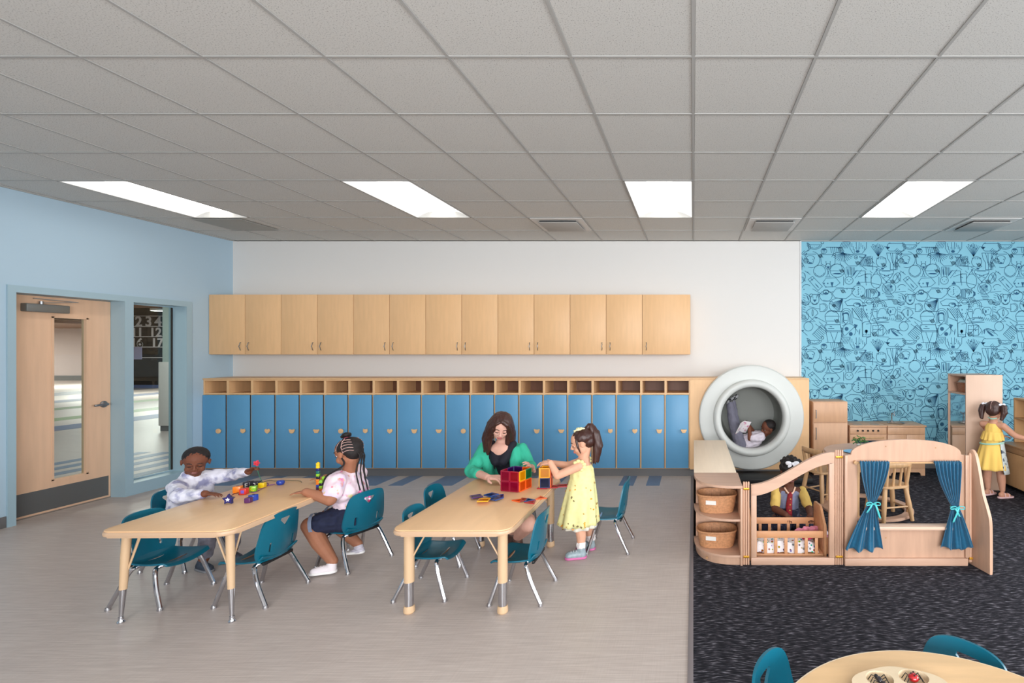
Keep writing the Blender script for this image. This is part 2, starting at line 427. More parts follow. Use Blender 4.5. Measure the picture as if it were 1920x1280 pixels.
# leaf
lx0, lx1 = LX-.18, LX-.135
leaf = MB()
gy0, gy1, gz0, gz1 = 4.957, 5.245, .298, 1.877
ly0, ly1, lz0, lz1 = 4.585, 5.452, .012, 2.062
leaf.box(lx0, lx1, ly0, gy0, lz0, lz1); leaf.box(lx0, lx1, gy1, ly1, lz0, lz1); leaf.box(lx0, lx1, gy0, gy1, lz0, gz0); leaf.box(lx0, lx1, gy0, gy1, gz1, lz1)
leaf = leaf.build('door_leaf', DOORW, d1, world=True)
MB().box(lx0+.015, lx0+.025, gy0, gy1, gz0, gz1).build('pane', GLASS, leaf, world=True)
st = MB()
for a in ((gy0-.006, gy0+.012, gz0, gz1), (gy1-.012, gy1+.006, gz0, gz1), (gy0-.006, gy1+.006, gz0-.006, gz0+.012), (gy0-.006, gy1+.006, gz1-.012, gz1+.006)):
    st.box(lx0-.002, lx1+.004, *a)
st.build('glazing_bead', DOORW, leaf, world=True)
MB().box(lx1, lx1+.002, ly0+.01, ly1-.02, .03, .235).build('kick_plate', mat('dark_kick_plate', (92, 92, 91), .5), leaf, world=True)
h = MB(); hy, hz = 5.385, .99
h.lathe([(0, 0), (.034, 0), (.034, .01), (.028, .016), (.014, .02), (.012, .05), (0, .052)], (lx1, hy, hz), 24, Matrix.Rotation(R(90), 4, 'Y'))
h.tube(bez([(lx1+.045, hy, hz), (lx1+.05, hy-.03, hz+.004), (lx1+.047, hy-.09, hz-.002), (lx1+.04, hy-.115, hz-.006)]), [.011]*24+[.008], 10)
h.build('door_handle', STEEL, leaf, world=True)
c = MB(); c.box(lx1, lx1+.06, 4.72, 5.05, 1.91, 1.985, .006); c.build('door_closer', mat('closer_grey', (128, 130, 128), .4, .6), leaf, world=True)
c = MB(); c.bar((lx1+.03, 4.85, 1.998), (lx1+.075, 5.1, 2.024), .02, .006); c.bar((lx1+.075, 5.1, 2.024), (lx1+.02, 4.80, 2.036), .02, .006); c.cyl((lx1+.03, 4.85, 1.98), (lx1+.03, 4.85, 2.012), .016)
c.build('closer_arm', STEEL, leaf, world=True)
MB().box(lx0, lx1+.001, ly0, ly1, .0, .012).build('threshold', mat('threshold', (150, 140, 130), .4, .5), d1, world=True)
# side light
wn = MB(); wn.box(LX-.160, LX-.155, 5.54, 6.12, .125, 2.068); wn = struct('window_1', wn, GLASS)
sb = MB(); sb.box(LX-.162, LX-.150, 6.106, 6.12, .125, 2.068); sb.build('gasket', DARK, wn, world=True)
sb = MB()
for a in ((5.54, 5.55, .125, 2.068), (5.54, 6.12, .125, .14), (5.54, 6.12, 2.055, 2.068)): sb.box(LX-.17, LX-.145, *a)
sb.build('bead', FRAMEB, wn, world=True)
struct('baseboard_left', MB().box(LX, LX+.006, RY, 4.521, 0, .10, .002), RUBBER)
struct('baseboard_left.001', MB().box(LX, LX+.006, 6.188, 6.36, 0, .10, .002), RUBBER)
struct('baseboard_back', MB().box(1.52, RX, 6.764, 6.77, 0, .10, .002), RUBBER)

# ---------------------------------------------------------------- the hall beyond
HF = struct('floor_hall', MB().box(-42, LX-.2, 2.5, 28, -.12, 0), VINYL)
hs = [(-6.75, -6.55), (-7.15, -6.95), (-7.55, -7.35), (-7.95, -7.75)]
for i in range(7):
    x = -6.45-.36*i; MB().box(x-.18, x, 4.6+.0*i, 7.85, 0, .002).build('inlay_stripe', INLAY, HF, world=True)
GREEN = mat('green_vinyl', (120, 140, 96), .5); NAVY = mat('navy_vinyl', (84, 100, 140), .5); GREYV = mat('slate_vinyl', (120, 122, 134), .5)
for x0, x1, mm in ((-12.95, -12.2, NAVY), (-14.5, -13.9, GREEN), (-17.0, -16.4, GREEN), (-19.5, -18.6, GREYV), (-23, -21.5, GREYV)):
    MB().box(x0, x1, 5, 26.4, 0, .002).build('inlay_stripe', mm, HF, world=True)
BOARD = mat('chalkboard', (22, 24, 24), .7, noise=(3, .3, (1, 1, 1)))
wb = struct('wall_hall', MB().box(-24.6, -19.2, 21, 21.3, 0, 4), BOARD)
PALE = mat('chalk_white', (200, 196, 198), .8)
MB().box(-24.6, -19.2, 20.98, 21, 0, .12).build('base_strip', NAVY, wb, world=True)
for z in (2.92, 2.50, 2.08, 1.66, 1.23): MB().box(-24.6, -19.2, 20.985, 21, z-.016, z+.016).build('ruled_line', PALE, wb, world=True)
MB().box(-23.1, -22.42, 20.96, 21, 1.16, 1.66).build('paper_sheet', mat('lilac_paper', (150, 150, 182), .8), wb, world=True)
def text(body, x, z, size, y=20.97, par=None):
    cu = bpy.data.curves.new('t', 'FONT'); cu.body = body; cu.size = size; cu.extrude = .008; cu.offset = .012
    o = bpy.data.objects.new('t', cu); COL.objects.link(o)
    dg = bpy.context.evaluated_depsgraph_get(); me = bpy.data.meshes.new_from_object(o.evaluated_get(dg)); bpy.data.objects.remove(o)
    me.transform(Matrix.Translation((x, y, z)) @ Matrix.Rotation(R(90), 4, 'X'))
    return link('numeral', me, PALE, par, world=True)
for ch, px in (('1', 240), ('2', 253.5), ('3', 272), ('4', 290), ('5', 308)): text(ch, (px-1300)/968*20.97, 2.51, .56, par=wb)
for ch, px in (('11', 245.5), ('12', 280)): text(ch, (px-1300)/968*20.97, 2.09, .50, par=wb)
for ch, px in (('16', 245), ('17', 283)): text(ch, (px-1300)/968*20.97, 1.67, .50, par=wb)
struct('wall_hallfar', MB().box(-42, -24.7, 26, 26.3, 0, 5), mat('pink_grey_paint', (190, 172, 168), .8))
bpy.data.objects['wall_hallfar']
MB().box(-42, -24.7, 25.97, 26, 0, .25).build('base_strip', RUBBER, bpy.data.objects['wall_hallfar'], world=True)
struct('wall_hallleft', MB().box(-42.3, -42, 2.5, 26.3, 0, 4), WHITEW)
struct('wall_hallnear', MB().box(-42.3, LX-.2, 2.3, 2.5, 0, 4), WHITEW)
hc = struct('ceiling_hall', MB().box(-42.3, LX-.2, 2.3, 28, 3.25, 3.35).box(-42.3, -24.9, 15, 26, 2.74, 3.25), mat('hall_ceiling', (120, 92, 76), .8))
SL = wood('slat_wood', (142, 106, 84), .1)
for k in range(44):
    x = -41.8+.38*k; MB().box(x, x+.18, 15, 26, 2.62, 2.72).build('ceiling_slat', SL, hc, world=True)
col = MB(); col.box(-10.18, -9.98, 9.9, 10.1, 1.32, 3.25); col = struct('trim_2', col, mat('column_grey', (176, 192, 186), .6))
MB().box(-10.22, -9.94, 9.86, 10.14, .1, 1.32, .01).build('column_guard', WHITEW, col, world=True)
MB().box(-10.2, -9.96, 9.88, 10.12, 0, .1).build('column_base', RUBBER, col, world=True)
HL = mat('hall_lamp', (255, 250, 240), .5, emit=7)
for i, (x, y) in enumerate([(-8.0, 5.2), (-9.2, 8.6), (-13.5, 13.1), (-18.6, 17.9), (-26, 22.2), (-33, 22), (-14, 7.5), (-22, 12)]):
    t = empty('hall_light', (x, y, 2.90 if x > -25 else 2.52)); tag(t, f'round white ceiling lamp in the hall beyond the door, {["nearest the door","seen through the side window","third from the door","fourth from the door","near the far pink wall","farthest from the door","left of the column","midway to the number board"][i]}', 'ceiling light', 'hall ceiling lamps')
    MB().lathe([(0, 0), (.16, 0), (.17, .03), (.17, .075), (0, .075)], n=20).build('housing', WHITEP, t)
    MB().lathe([(0, -.004), (.15, -.004)], n=20).build('diffuser', HL, t)
    l = bpy.data.lights.new('hall_lamp', 'AREA'); l.shape = 'DISK'; l.size = .9; l.energy = (22, 20, 60, 210, 260, 300, 30, 70)[i]; l.color = (1, .95, .9)
    lo = bpy.data.objects.new('hall_lamp_glow', l); COL.objects.link(lo); lo.location = (x, y, 2.88 if x > -25 else 2.49)

# ---------------------------------------------------------------- wallpaper line drawings (flat print)
SEG = []; FIL = []
def L(*p, close=False):
    p = list(p)
    if close: p.append(p[0])
    for a, b_ in zip(p, p[1:]): SEG.append((a, b_))
def A_(cx, cy, rx, ry=None, a0=0, a1=360, n=None, rot=0):
    ry = rx if ry is None else ry; n = n or max(6, int(abs(a1-a0)/18)); c_, s_ = math.cos(R(rot)), math.sin(R(rot))
    p = []
    for k in range(n+1):
        a = R(a0+(a1-a0)*k/n); x, y = rx*math.cos(a), ry*math.sin(a); p.append((cx+x*c_-y*s_, cy+x*s_+y*c_))
    L(*p); return p
def F(*p): FIL.append(list(p))
def D(x, y, r=5, r2=None): F(*[(x+r*math.cos(R(a)), y+(r2 or r)*math.sin(R(a))) for a in range(0, 360, 45)])
def lens(x0, y0, x1, y1, w_):
    dx, dy = x1-x0, y1-y0; l = math.hypot(dx, dy); nx, ny = -dy/l*w_, dx/l*w_
    F((x0, y0), (x0+dx*.3+nx, y0+dy*.3+ny), (x0+dx*.7+nx, y0+dy*.7+ny), (x1, y1), (x0+dx*.6-nx*.4, y0+dy*.6-ny*.4))
def hatch(x0, y0, x1, y1, dx, dy, n):
    for k in range(n): t = k/(n-1); L((x0+(x1-x0)*t, y0+(y1-y0)*t), (x0+(x1-x0)*t+dx, y0+(y1-y0)*t+dy))
# dog face with banded muzzle
L((465, 60), (462, 110), (490, 155), (565, 155), (600, 110), (602, 60)); D(527, 138, 17, 11); hatch(480, 70, 500, 120, 0, 30, 3); hatch(555, 70, 585, 100, 0, 30, 3); L((515, 60), (520, 128)); L((540, 60), (536, 128)); D(510, 108, 4); D(546, 108, 4)
L((400, 855), (465, 855)); L((600, 860), (640, 850))
# bear
L((232, 163), (325, 163), (340, 180), (338, 240), (300, 262), (260, 262), (222, 240), (218, 180), close=True); A_(280, 262, 22, 24); D(281, 272, 11, 8); L((262, 225), (266, 250)); L((298, 225), (296, 250)); D(262, 224, 4); D(298, 224, 4); A_(232, 165, 12, a0=120, a1=330); A_(330, 165, 12, a0=210, a1=420)
# panda and its ring
D(245, 122, 18, 8); A_(245, 133, 24, 22); D(238, 136, 4); D(252, 136, 4); D(245, 146, 4, 3)
# left goat head
A_(140, 205, 72, 68, -80, 110); L((100, 190), (112, 240), (150, 240), (168, 190)); D(131, 235, 15, 8); A_(131, 192, 34, 20, 180, 360); D(112, 206, 4); D(152, 202, 4)
# round ball, boat hull, hare
A_(208, 302, 50); A_(208, 302, 42, a0=20, a1=160); L((190, 252), (228, 252)); A_(357, 298, 60, 56); lens(310, 326, 402, 326, -8); L((300, 300), (415, 300)); L((270, 285), (292, 345)); L((292, 285), (268, 345)); L((255, 350), (305, 350))
lens(447, 270, 452, 350, 8); lens(528, 290, 480, 352, 7); L((432, 268), (470, 268), (474, 352)); L((432, 268), (428, 350)); A_(455, 380, 34, 32); D(440, 374, 4); D(470, 374, 4); D(455, 388, 4, 3); L((410, 350), (410, 420)); hatch(462, 272, 500, 272, 0, 60, 5)
# whale / bird body with eyes
L((415, 165), (598, 165), (560, 215), (520, 258), (450, 258), (420, 225), close=True); A_(513, 186, 14); D(515, 187, 6); D(546, 181, 5); F((585, 165), (602, 168), (590, 186))
# palm fan
for a in range(200, 345, 12): L((403, 148), (403+90*math.cos(R(a)), 148-75*math.sin(R(a))))
A_(370, 190, 60, 45, 190, 330); D(403, 146, 9); hatch(395, 65, 460, 65, -20, 45, 6)
# feathers and seed pod
for k in range(9): L((700, 180), (640+k*14, 70+abs(k-4)*6))
for k in range(4): D(700+(k-2)*22, 80+k*12, 5)
hatch(560, 180, 640, 190, -12, 70, 9); L((545, 258), (650, 258)); L((545, 190), (640, 178))
A_(725, 225, 42, 44); L((680, 270), (720, 290), (770, 262)); D(735, 282, 12, 8); hatch(690, 190, 760, 190, 0, 12, 6)
# pill-shaped fish with tail
L((790, 70), (900, 70)); A_(900, 100, 30, 34, -90, 90); L((900, 134), (800, 134)); A_(800, 100, 26, 34, 90, 270); F((755, 95), (800, 100), (778, 122)); D(780, 108, 6)
# cup and truss
L((770, 150), (900, 150), (880, 200), (850, 232), (850, 290), (800, 290), (800, 232), (780, 200), close=True); L((800, 150), (820, 232)); L((868, 150), (838, 232)); L((820, 150), (826, 290)); L((850, 150), (843, 290))
# box house, snowman pot
L((505, 300), (590, 300), (590, 395), (530, 395)); L((505, 360), (560, 290)); L((530, 350), (600, 325), (640, 325), (640, 395), (590, 395)); D(590, 352, 4); D(548, 320, 3)
A_(535, 470, 56, 50); F((515, 415), (553, 415), (548, 402), (521, 402)); F((524, 402), (546, 402), (535, 384)); [D(533, 440+k*18, 5) for k in range(4)]; [D(500+k*10, 452+((k*7) % 5)*12, 2.5) for k in range(8)]; L((488, 465), (505, 450))
# fox
L((705, 297), (830, 297), (824, 325), (800, 360), (768, 392), (738, 360), (712, 325), close=True); L((712, 322), (768, 340), (824, 322)); D(752, 338, 5); D(784, 338, 5); D(768, 392, 7); L((738, 360), (768, 345), (800, 360)); L((730, 302), (800, 302))
# pear balloon
A_(683, 385, 44, 60); L((660, 330), (683, 300), (700, 330)); L((630, 300), (650, 318)); D(688, 292, 10, 6)
# leaf
A_(855, 360, 30, 46, rot=25); L((835, 395), (885, 310)); hatch(845, 330, 870, 380, 20, 6, 6)
# shoe / pencil box
L((112, 372), (150, 345), (232, 430), (195, 465), close=True); lens(135, 360, 155, 382, 4); lens(168, 400, 208, 446, 5); L((128, 388), (165, 358)); L((85, 300), (130, 330)); D(110, 312, 5); D(85, 335, 4)
# frog
L((235, 400), (262, 362), (345, 358), (380, 400), (340, 432), (260, 436), close=True); D(247, 405, 6); D(277, 405, 6); F((300, 395), (325, 395), (314, 440)); D(262, 435, 8, 4); L((345, 440), (410, 440))
# bird with arrow beak and eye ring
L((315, 490), (345, 450), (440, 445), (500, 448), (470, 500), (430, 532), (340, 528), close=True); D(438, 452, 4); D(476, 448, 4)
A_(262, 510, 52, 46); D(262, 490, 22, 9); A_(262, 474, 22, 18); D(262, 480, 5); L((235, 480), (240, 498))
# tropical fish
L((600, 455), (640, 450), (690, 462), (715, 495), (690, 520), (640, 530), (600, 522), close=True); hatch(604, 458, 632, 456, 0, 66, 4); F((648, 462), (664, 490), (650, 518), (672, 490)); F((690, 465), (715, 480), (715, 505), (692, 520), (700, 490)); D(738, 490, 4)
# striped snail and eye
A_(790, 445, 58, 48); hatch(745, 430, 800, 405, 20, 60, 7); D(808, 430, 11); L((735, 400), (830, 520)); L((730, 545), (830, 540)); hatch(760, 500, 780, 540, 50, 0, 4)
# koala-ish face left
A_(168, 540, 36, 44); F((152, 540), (185, 540), (168, 562)); A_(140, 505, 16, 12, 90, 330); A_(198, 505, 14, 12, -150, 90); A_(168, 565, 20, 14, 0, 180); L((150, 510), (154, 530)); L((186, 510), (182, 530)); D(200, 502, 9, 5)
A_(85, 540, 46, 50, -90, 90); lens(95, 498, 122, 555, -6); L((60, 560), (120, 560)); hatch(60, 566, 110, 566, 10, 20, 5)
# fan shell, D shape
L((340, 525), (402, 535), (402, 640), (340, 638)); A_(350, 590, 62, 58, 100, 260)
for k in range(10): L((400, 540), (292+k*9, 575+min(k, 7)*9))
D(396, 542, 11, 8); L((212, 580), (240, 575)); A_(240, 606, 34, 34, -90, 90); L((212, 575), (212, 640), (240, 640)); A_(240, 606, 24, 24, -90, 90)
# mushroom cap, toucan
A_(312, 680, 58, 44, 180, 360); L((254, 680), (372, 680), (360, 720), (262, 720), close=True); A_(312, 650, 40, 20, 180, 360)
L((420, 560), (470, 535), (545, 540), (600, 590), (560, 600)); L((420, 560), (440, 590), (500, 590)); A_(522, 585, 30, 20); F((500, 572), (545, 570), (552, 596), (535, 606), (540, 585), (520, 578)); D(520, 580, 4); L((545, 590), (600, 590))
hatch(485, 615, 560, 610, 60, 80, 6); L((480, 610), (560, 720)); L((560, 610), (565, 720)); L((480, 610), (490, 690), (565, 720))
# mouse
L((568, 565), (660, 565), (655, 640), (625, 725), (582, 640), close=True); A_(622, 560, 38, 30, 180, 360); D(608, 656, 4); D(633, 656, 4); D(603, 625, 4, 8); D(646, 625, 4, 8); A_(625, 560, 25, 18)
# arch, koala
A_(715, 590, 52, 46, 150, 390); A_(715, 590, 38, 34, 150, 390); A_(715, 590, 22, 20, 150, 390); L((690, 620), (690, 690), (770, 690)); A_(735, 660, 38, 48, 180, 360); L((772, 620), (800, 680))
L((775, 620), (790, 605), (835, 605), (850, 625), (840, 660), (800, 670), (778, 650), close=True); D(802, 640, 7, 14); D(785, 625, 4); D(822, 625, 4); L((745, 590), (780, 600))
# penguin
for q in (0, 12, 24): L((388+q, 740), (385+q, 660+q*.4)); A_(432, 660+q*.4, 46-q, 46-q, 180, 360); L((478-q, 660+q*.4), (484-q*.9, 740))
F((400, 650), (450, 650), (452, 680), (440, 660), (410, 660), (400, 680)); L((408, 680), (406, 725), (430, 742), (448, 725), (448, 680)); L((415, 715), (440, 715))
# lily
A_(145, 655, 48, 40, 180, 360); L((97, 655), (148, 705), (195, 655)); A_(150, 650, 6, 26); L((148, 705), (125, 725)); L((148, 705), (172, 725)); D(180, 692, 14, 6); L((195, 695), (270, 735), (250, 760)); L((120, 600), (215, 620)); A_(85, 680, 34, 36, -90, 90)
# spotted ladybird disc
A_(455, 800, 56, 58, 130, 400); D(435, 785, 17); D(470, 828, 17); L((425, 840), (500, 770)); L((400, 760), (430, 745)); F((495, 745), (528, 752), (510, 785)); L((500, 770), (530, 810)); lens(548, 780, 540, 840, 5)
# rhino box
L((268, 750), (380, 750), (395, 790), (395, 810), (262, 810), (250, 770), close=True); lens(290, 760, 318, 768, 4); L((280, 782), (330, 782)); L((262, 800), (395, 800)); L((262, 810), (280, 900)); L((330, 900), (300, 812)); L((330, 900), (360, 812)); L((395, 810), (385, 900)); L((262, 900), (390, 900))
# circle and striped scarf
A_(115, 765, 38); hatch(150, 830, 222, 755, 55, 50, 8); L((175, 745), (250, 800)); L((205, 725), (270, 790)); L((150, 830), (222, 755)); D(70, 800, 8, 5)
# seal bottle
L((568, 740), (568, 850), (632, 850), (640, 740)); A_(604, 745, 36, 20, 180, 360); D(600, 806, 14, 14); F((590, 795), (611, 795), (600, 832)); hatch(575, 838, 628, 838, 5, -8, 5)
# crate and owl
L((655, 755), (740, 755), (740, 840), (655, 840), close=True); L((655, 790), (740, 790)); L((655, 840), (740, 755)); D(680, 765, 3); D(700, 765, 3); D(716, 798, 5); L((700, 755), (700, 840)); L((740, 755), (770, 800), (740, 840)); L((600, 745), (680, 735), (740, 755))
# zebra leaf
F((790, 790), (800, 785), (790, 830), (784, 820)); F((802, 790), (840, 815), (872, 845), (850, 845), (820, 820)); A_(820, 830, 50, 48, 180, 330); L((800, 785), (880, 825)); L((800, 785), (885, 800)); lens(680, 712, 712, 700, 5); A_(715, 710, 70, 14, 0, 360); L((660, 735), (790, 730))
# watermelon slice
A_(165, 880, 60, 38, 0, 180); A_(165, 880, 48, 28, 0, 180); L((105, 880), (225, 880)); [D(135+k*15, 892+(k % 2)*7, 2.5) for k in range(5)]; A_(85, 900, 34, 40, -60, 90)
L((105, 840), (60, 800)); A_(232, 860, 12, 12)
A_(300, 470, 20, 10, 0, 180); L((560, 258), (600, 290)); L((650, 180), (655, 290)); A_(610, 340, 18, 16, 90, 270); L((860, 180), (860, 290)); A_(700, 470, 20, 30, 150, 300); A_(100, 440, 34, 26, 180, 330); D(78, 455, 5)
for (x, y, r_) in ((625, 215, 26), (655, 470, 18), (95, 215, 20), (385, 120, 18), (690, 545, 22), (850, 250, 20), (395, 300, 14), (575, 520, 16), (330, 590, 12), (215, 175, 14), (745, 250, 14), (820, 390, 15), (405, 470, 14), (670, 830, 18), (355, 720, 15), (530, 235, 15), (845, 560, 20), (870, 690, 22)):
    A_(x, y, r_); A_(x, y, r_*.55); D(x, y, 3)
    L((x-r_, y), (x-r_*1.6, y-r_)); L((x+r_, y), (x+r_*1.6, y+r_))
hatch(300, 100, 380, 100, 8, 50, 6); hatch(640, 560, 665, 640, 24, 0, 5); hatch(860, 110, 900, 150, -24, 24, 5); hatch(395, 850, 395, 780, 14, 4, 7); hatch(740, 680, 840, 700, 10, 22, 7); hatch(70, 500, 70, 640, 20, 8, 8)
for (a_, b_, c_, d_) in ((60, 160, 180, 160), (150, 450, 235, 500), (380, 230, 420, 330), (590, 300, 600, 420), (640, 400, 720, 420), (840, 480, 930, 470), (240, 545, 320, 560), (565, 725, 570, 850), (380, 740, 400, 860), (640, 640, 700, 760), (860, 600, 860, 700), (60, 725, 160, 725), (690, 850, 790, 855), (610, 260, 700, 265)): L((a_, b_), (c_, d_))
S_ = .001566*1.0; WX0, WX1 = 1.414, RX; PY = 6.7685
bm = bmesh.new()
def place(x, y, i, j): return ((1503.4-1300)/968*6.77+(x-60)*S_+i*1.25, HC-.01-(y-60)*S_-j*1.25)
hw = .0030
for i in range(-1, 5):
    for j in range(-1, 3):
        for (a, b_) in SEG:
            p, q = place(*a, i, j), place(*b_, i, j)
            if min(p[0], q[0]) < WX0 or max(p[0], q[0]) > WX1 or max(p[1], q[1]) > HC-.004 or min(p[1], q[1]) < .1: continue
            dx, dz = q[0]-p[0], q[1]-p[1]; l = math.hypot(dx, dz) or 1; nx, nz_ = -dz/l*hw, dx/l*hw; ex, ez = dx/l*hw*.6, dz/l*hw*.6
            bm.faces.new([bm.verts.new((x, PY, z)) for x, z in ((p[0]+nx-ex, p[1]+nz_-ez), (p[0]-nx-ex, p[1]-nz_-ez), (q[0]-nx+ex, q[1]-nz_+ez), (q[0]+nx+ex, q[1]+nz_+ez))])
        for f in FIL:
            ps = [place(*a, i, j) for a in f]
            if min(p[0] for p in ps) < WX0 or max(p[0] for p in ps) > WX1 or max(p[1] for p in ps) > HC-.004 or min(p[1] for p in ps) < .1: continue
            bm.faces.new([bm.verts.new((x, PY-.0004, z)) for x, z in ps])
me = bpy.data.meshes.new('wallpaper_drawing'); bm.to_mesh(me); bm.free()
o = link('wallpaper_drawing', me, PRINT, wp, world=True); o['kind'] = 'stuff'
# ================================================================ BUILT-IN FURNITURE
ORD = ['first', 'second', 'third', 'fourth', 'fifth', 'sixth', 'seventh', 'eighth', 'ninth', 'tenth', 'eleventh', 'twelfth', 'thirteenth', 'fourteenth', 'fifteenth', 'sixteenth', 'seventeenth', 'eighteenth', 'nineteenth', 'twentieth']
# wall cabinets
CW = .4485; CZ0, CZ1, CY0, CY1 = 1.497, 2.244, 6.41, 6.748
def bow_handle(x, z0, z1, y):
    return bez([(x, y, z1), (x, y-.012, z1-.004), (x+.004, y-.026, z1-.03), (x-.003, y-.028, (z0+z1)/2), (x+.004, y-.026, z0+.03), (x, y-.012, z0+.004), (x, y, z0)], 4)
x = LX+.004
for i in range(7):
    w_ = 2*CW if i < 6 else .597
    t = empty('wall_cabinet', (x+w_/2, CY0, CZ0))
    tag(t, f'{ORD[i]} maple wall cabinet from the pale blue wall, two doors' if i < 6 else 'single-door maple wall cabinet at the right end of the row', 'cabinet', 'maple wall cabinets')
    MB().box(x+.001, x+w_-.001, CY0+.021, CY1, CZ0, CZ1).build('body', MAPLE, t, world=True)
    ds = [(x, x+CW), (x+CW, x+2*CW)] if i < 6 else [(x, x+w_)]
    for j, (a, b_) in enumerate(ds):
        d = MB().box(a+.0025, b_-.0025, CY0, CY0+.019, CZ0+.003, CZ1-.003, .0015).build('door', MAPLE, t, world=True)
        hx = b_-.05 if (j == 0 and i < 6) else a+.05
        MB().tube(bow_handle(hx, CZ0+.055, CZ0+.15, CY0), .0042, 8).build('handle', STEEL, d, world=True)
    x += w_
# lockers
LW = .2988; LY = 6.33
def knob_shape(kind):
    r = .026
    if kind == 0: return arc(0, 0, r, r, 0, 342, 19)
    if kind == 1: return [(.0, -.027), (.02, -.012), (.028, .006), (.024, .02), (.012, .024), (0, .012), (-.012, .024), (-.024, .02), (-.028, .006), (-.02, -.012)]
    if kind == 2: return arc(0, -.004, .024, .021, -150, -30, 8)+[(.026, .006), (.032, .018), (.022, .022), (.012, .014), (-.012, .014), (-.022, .022), (-.032, .018), (-.026, .006)]
    if kind == 3: return [(-.016, -.02), (.016, -.02), (.02, -.006), (.032, .008), (.028, .02), (.01, .014), (0, .018), (-.01, .014), (-.028, .02), (-.032, .008), (-.02, -.006)]
    return [(0, -.024), (.022, -.01), (.024, .008), (.02, .026), (.008, .018), (-.008, .018), (-.02, .026), (-.024, .008), (-.022, -.01)]
KN = ['round', 'heart-shaped', 'wide-eared', 'antlered', 'cat-eared']
for i in range(20):
    x0 = LX+.002+i*LW; x1 = x0+LW
    k = [0, 4, 1, 2, 3][i % 5]
    t = empty('locker', ((x0+x1)/2, LY+.2, 0))
    tag(t, f'blue-doored locker with {KN[k]} wooden knob, {ORD[i]} from the pale blue wall', 'locker', 'row of blue-doored lockers')
    bd = MB()
    bd.box(x0, x0+.014, LY+.012, 6.745, .10, 1.19); bd.box(x1-.014, x1, LY+.012, 6.745, .10, 1.19)
    bd.box(x0+.014, x1-.014, LY+.012, 6.745, 1.006, 1.026); bd.box(x0+.014, x1-.014, LY+.012, 6.745, 1.175, 1.19)
    bd.box(x0+.014, x1-.014, 6.73, 6.745, .10, 1.175); bd.box(x0+.014, x1-.014, LY+.012, 6.745, .10, .115)
    bd = bd.build('body', MAPLE, t, world=True)
    MB().box(x0+.014, x1-.014, 6.725, 6.731, 1.026, 1.175).build('cubby_shade_back', CUBBY_SHADE, t, world=True)  # sheet over the maple back, carrying the cubby's painted shade
    rx1 = x1-.018
    d = MB().box(x0+.004, rx1, LY-.006, LY+.010, .108, 1.003, .002).build('door', LOCKB, t, world=True)
    MB().box(rx1-.004, rx1+.002, LY+.005, LY+.013, .108, 1.003).build('door_gap', DARK, t, world=True)
    kx, kz = rx1-.056, .565
    kb = MB(); kb.prism([(a*1.15, b2*1.15) for a, b2 in knob_shape(k)], LY-.040, LY-.028, 'y', .002, Matrix.Translation((kx, 0, kz))); kb.cyl((kx, LY-.030, kz), (kx, LY-.006, kz), .011, n=12)
    kb.build('knob', MAPLE, d, world=True)
tag(MB().box(LX+.001, 1.42, LY+.0, 6.748, 1.191, 1.207, .002).build('cap_board', MAPLE, world=True), 'long maple top board running over the lockers and tube panel', 'shelf')
tag(MB().box(LX+.001, 1.398, LY+.045, LY+.06, 0.0, .10).build('locker_plinth', RUBBER, world=True), 'dark grey rubber plinth below the lockers', 'plinth')
# tube nook: maple box with a white tunnel through its front
PX0, PX1 = -.040, 1.42; TCX, TCZ = .706, .735
t = empty('tube_nook', (TCX, LY+.2, 0)); tag(t, 'round white reading tube set in a maple panel beside the lockers', 'play tube')
bm = plate([(PX0, .09), (PX1, .09), (PX1, 1.19), (PX0, 1.19)], [arc(TCX, TCZ, .40, .40, 0, 350, 35)], .018)
bmesh.ops.recalc_face_normals(bm, faces=bm.faces[:]); me = bpy.data.meshes.new('panel'); bm.to_mesh(me); bm.free(); me.transform(Matrix.Translation((0, LY, 0)))
link('panel', me, MAPLE, t, world=True)
MB().box(PX1-.018, PX1, LY+.018, 6.765, .0, 1.19).build('side_panel', MAPLE, t, world=True)
RY90 = Matrix.Rotation(R(90), 4, 'X')    # lathe z -> -y
def ylathe(prof, n=64): return MB().lathe([(r, -y) for r, y in prof], (TCX, 0, TCZ), n, Matrix.Rotation(R(90), 4, 'X'))
ylathe([(.395, LY-.005), (.635, LY-.005), (.638, LY-.06), (.625, LY-.078), (.60, LY-.085), (.45, LY-.085), (.395, LY-.08)]).build('flange', WHITEP, t, world=True)
rim = [(.372+.0, LY-.07)]+[(.418-.046*math.cos(a), LY-.115-.052*math.sin(a)) for a in [R(q) for q in range(0, 181, 15)]]+[(.464, LY-.07)]
ylathe(rim, 72).build('rim', WHITEP, t, world=True)
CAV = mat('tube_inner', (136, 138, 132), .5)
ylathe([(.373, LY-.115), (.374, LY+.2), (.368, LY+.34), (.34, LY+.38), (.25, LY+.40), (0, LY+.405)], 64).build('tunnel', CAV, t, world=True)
tag(MB().box(.30, 1.38, 5.95, LY-.02, .0045, .075, .01).build('tube_step', BLACK, world=True), 'low black step below the round white tube', 'step')

# ================================================================ TABLES AND CHAIRS
def top_slab(x0, x1, y0, y1, z0, z1, r, m, me_, parent, name='tabletop'):
    b_ = MB(); b_.prism(rrect(x0, x1, y0, y1, r, 8), z0, z1, 'z', min(.012, (z1-z0)*.4)); return b_.build(name, m, parent)
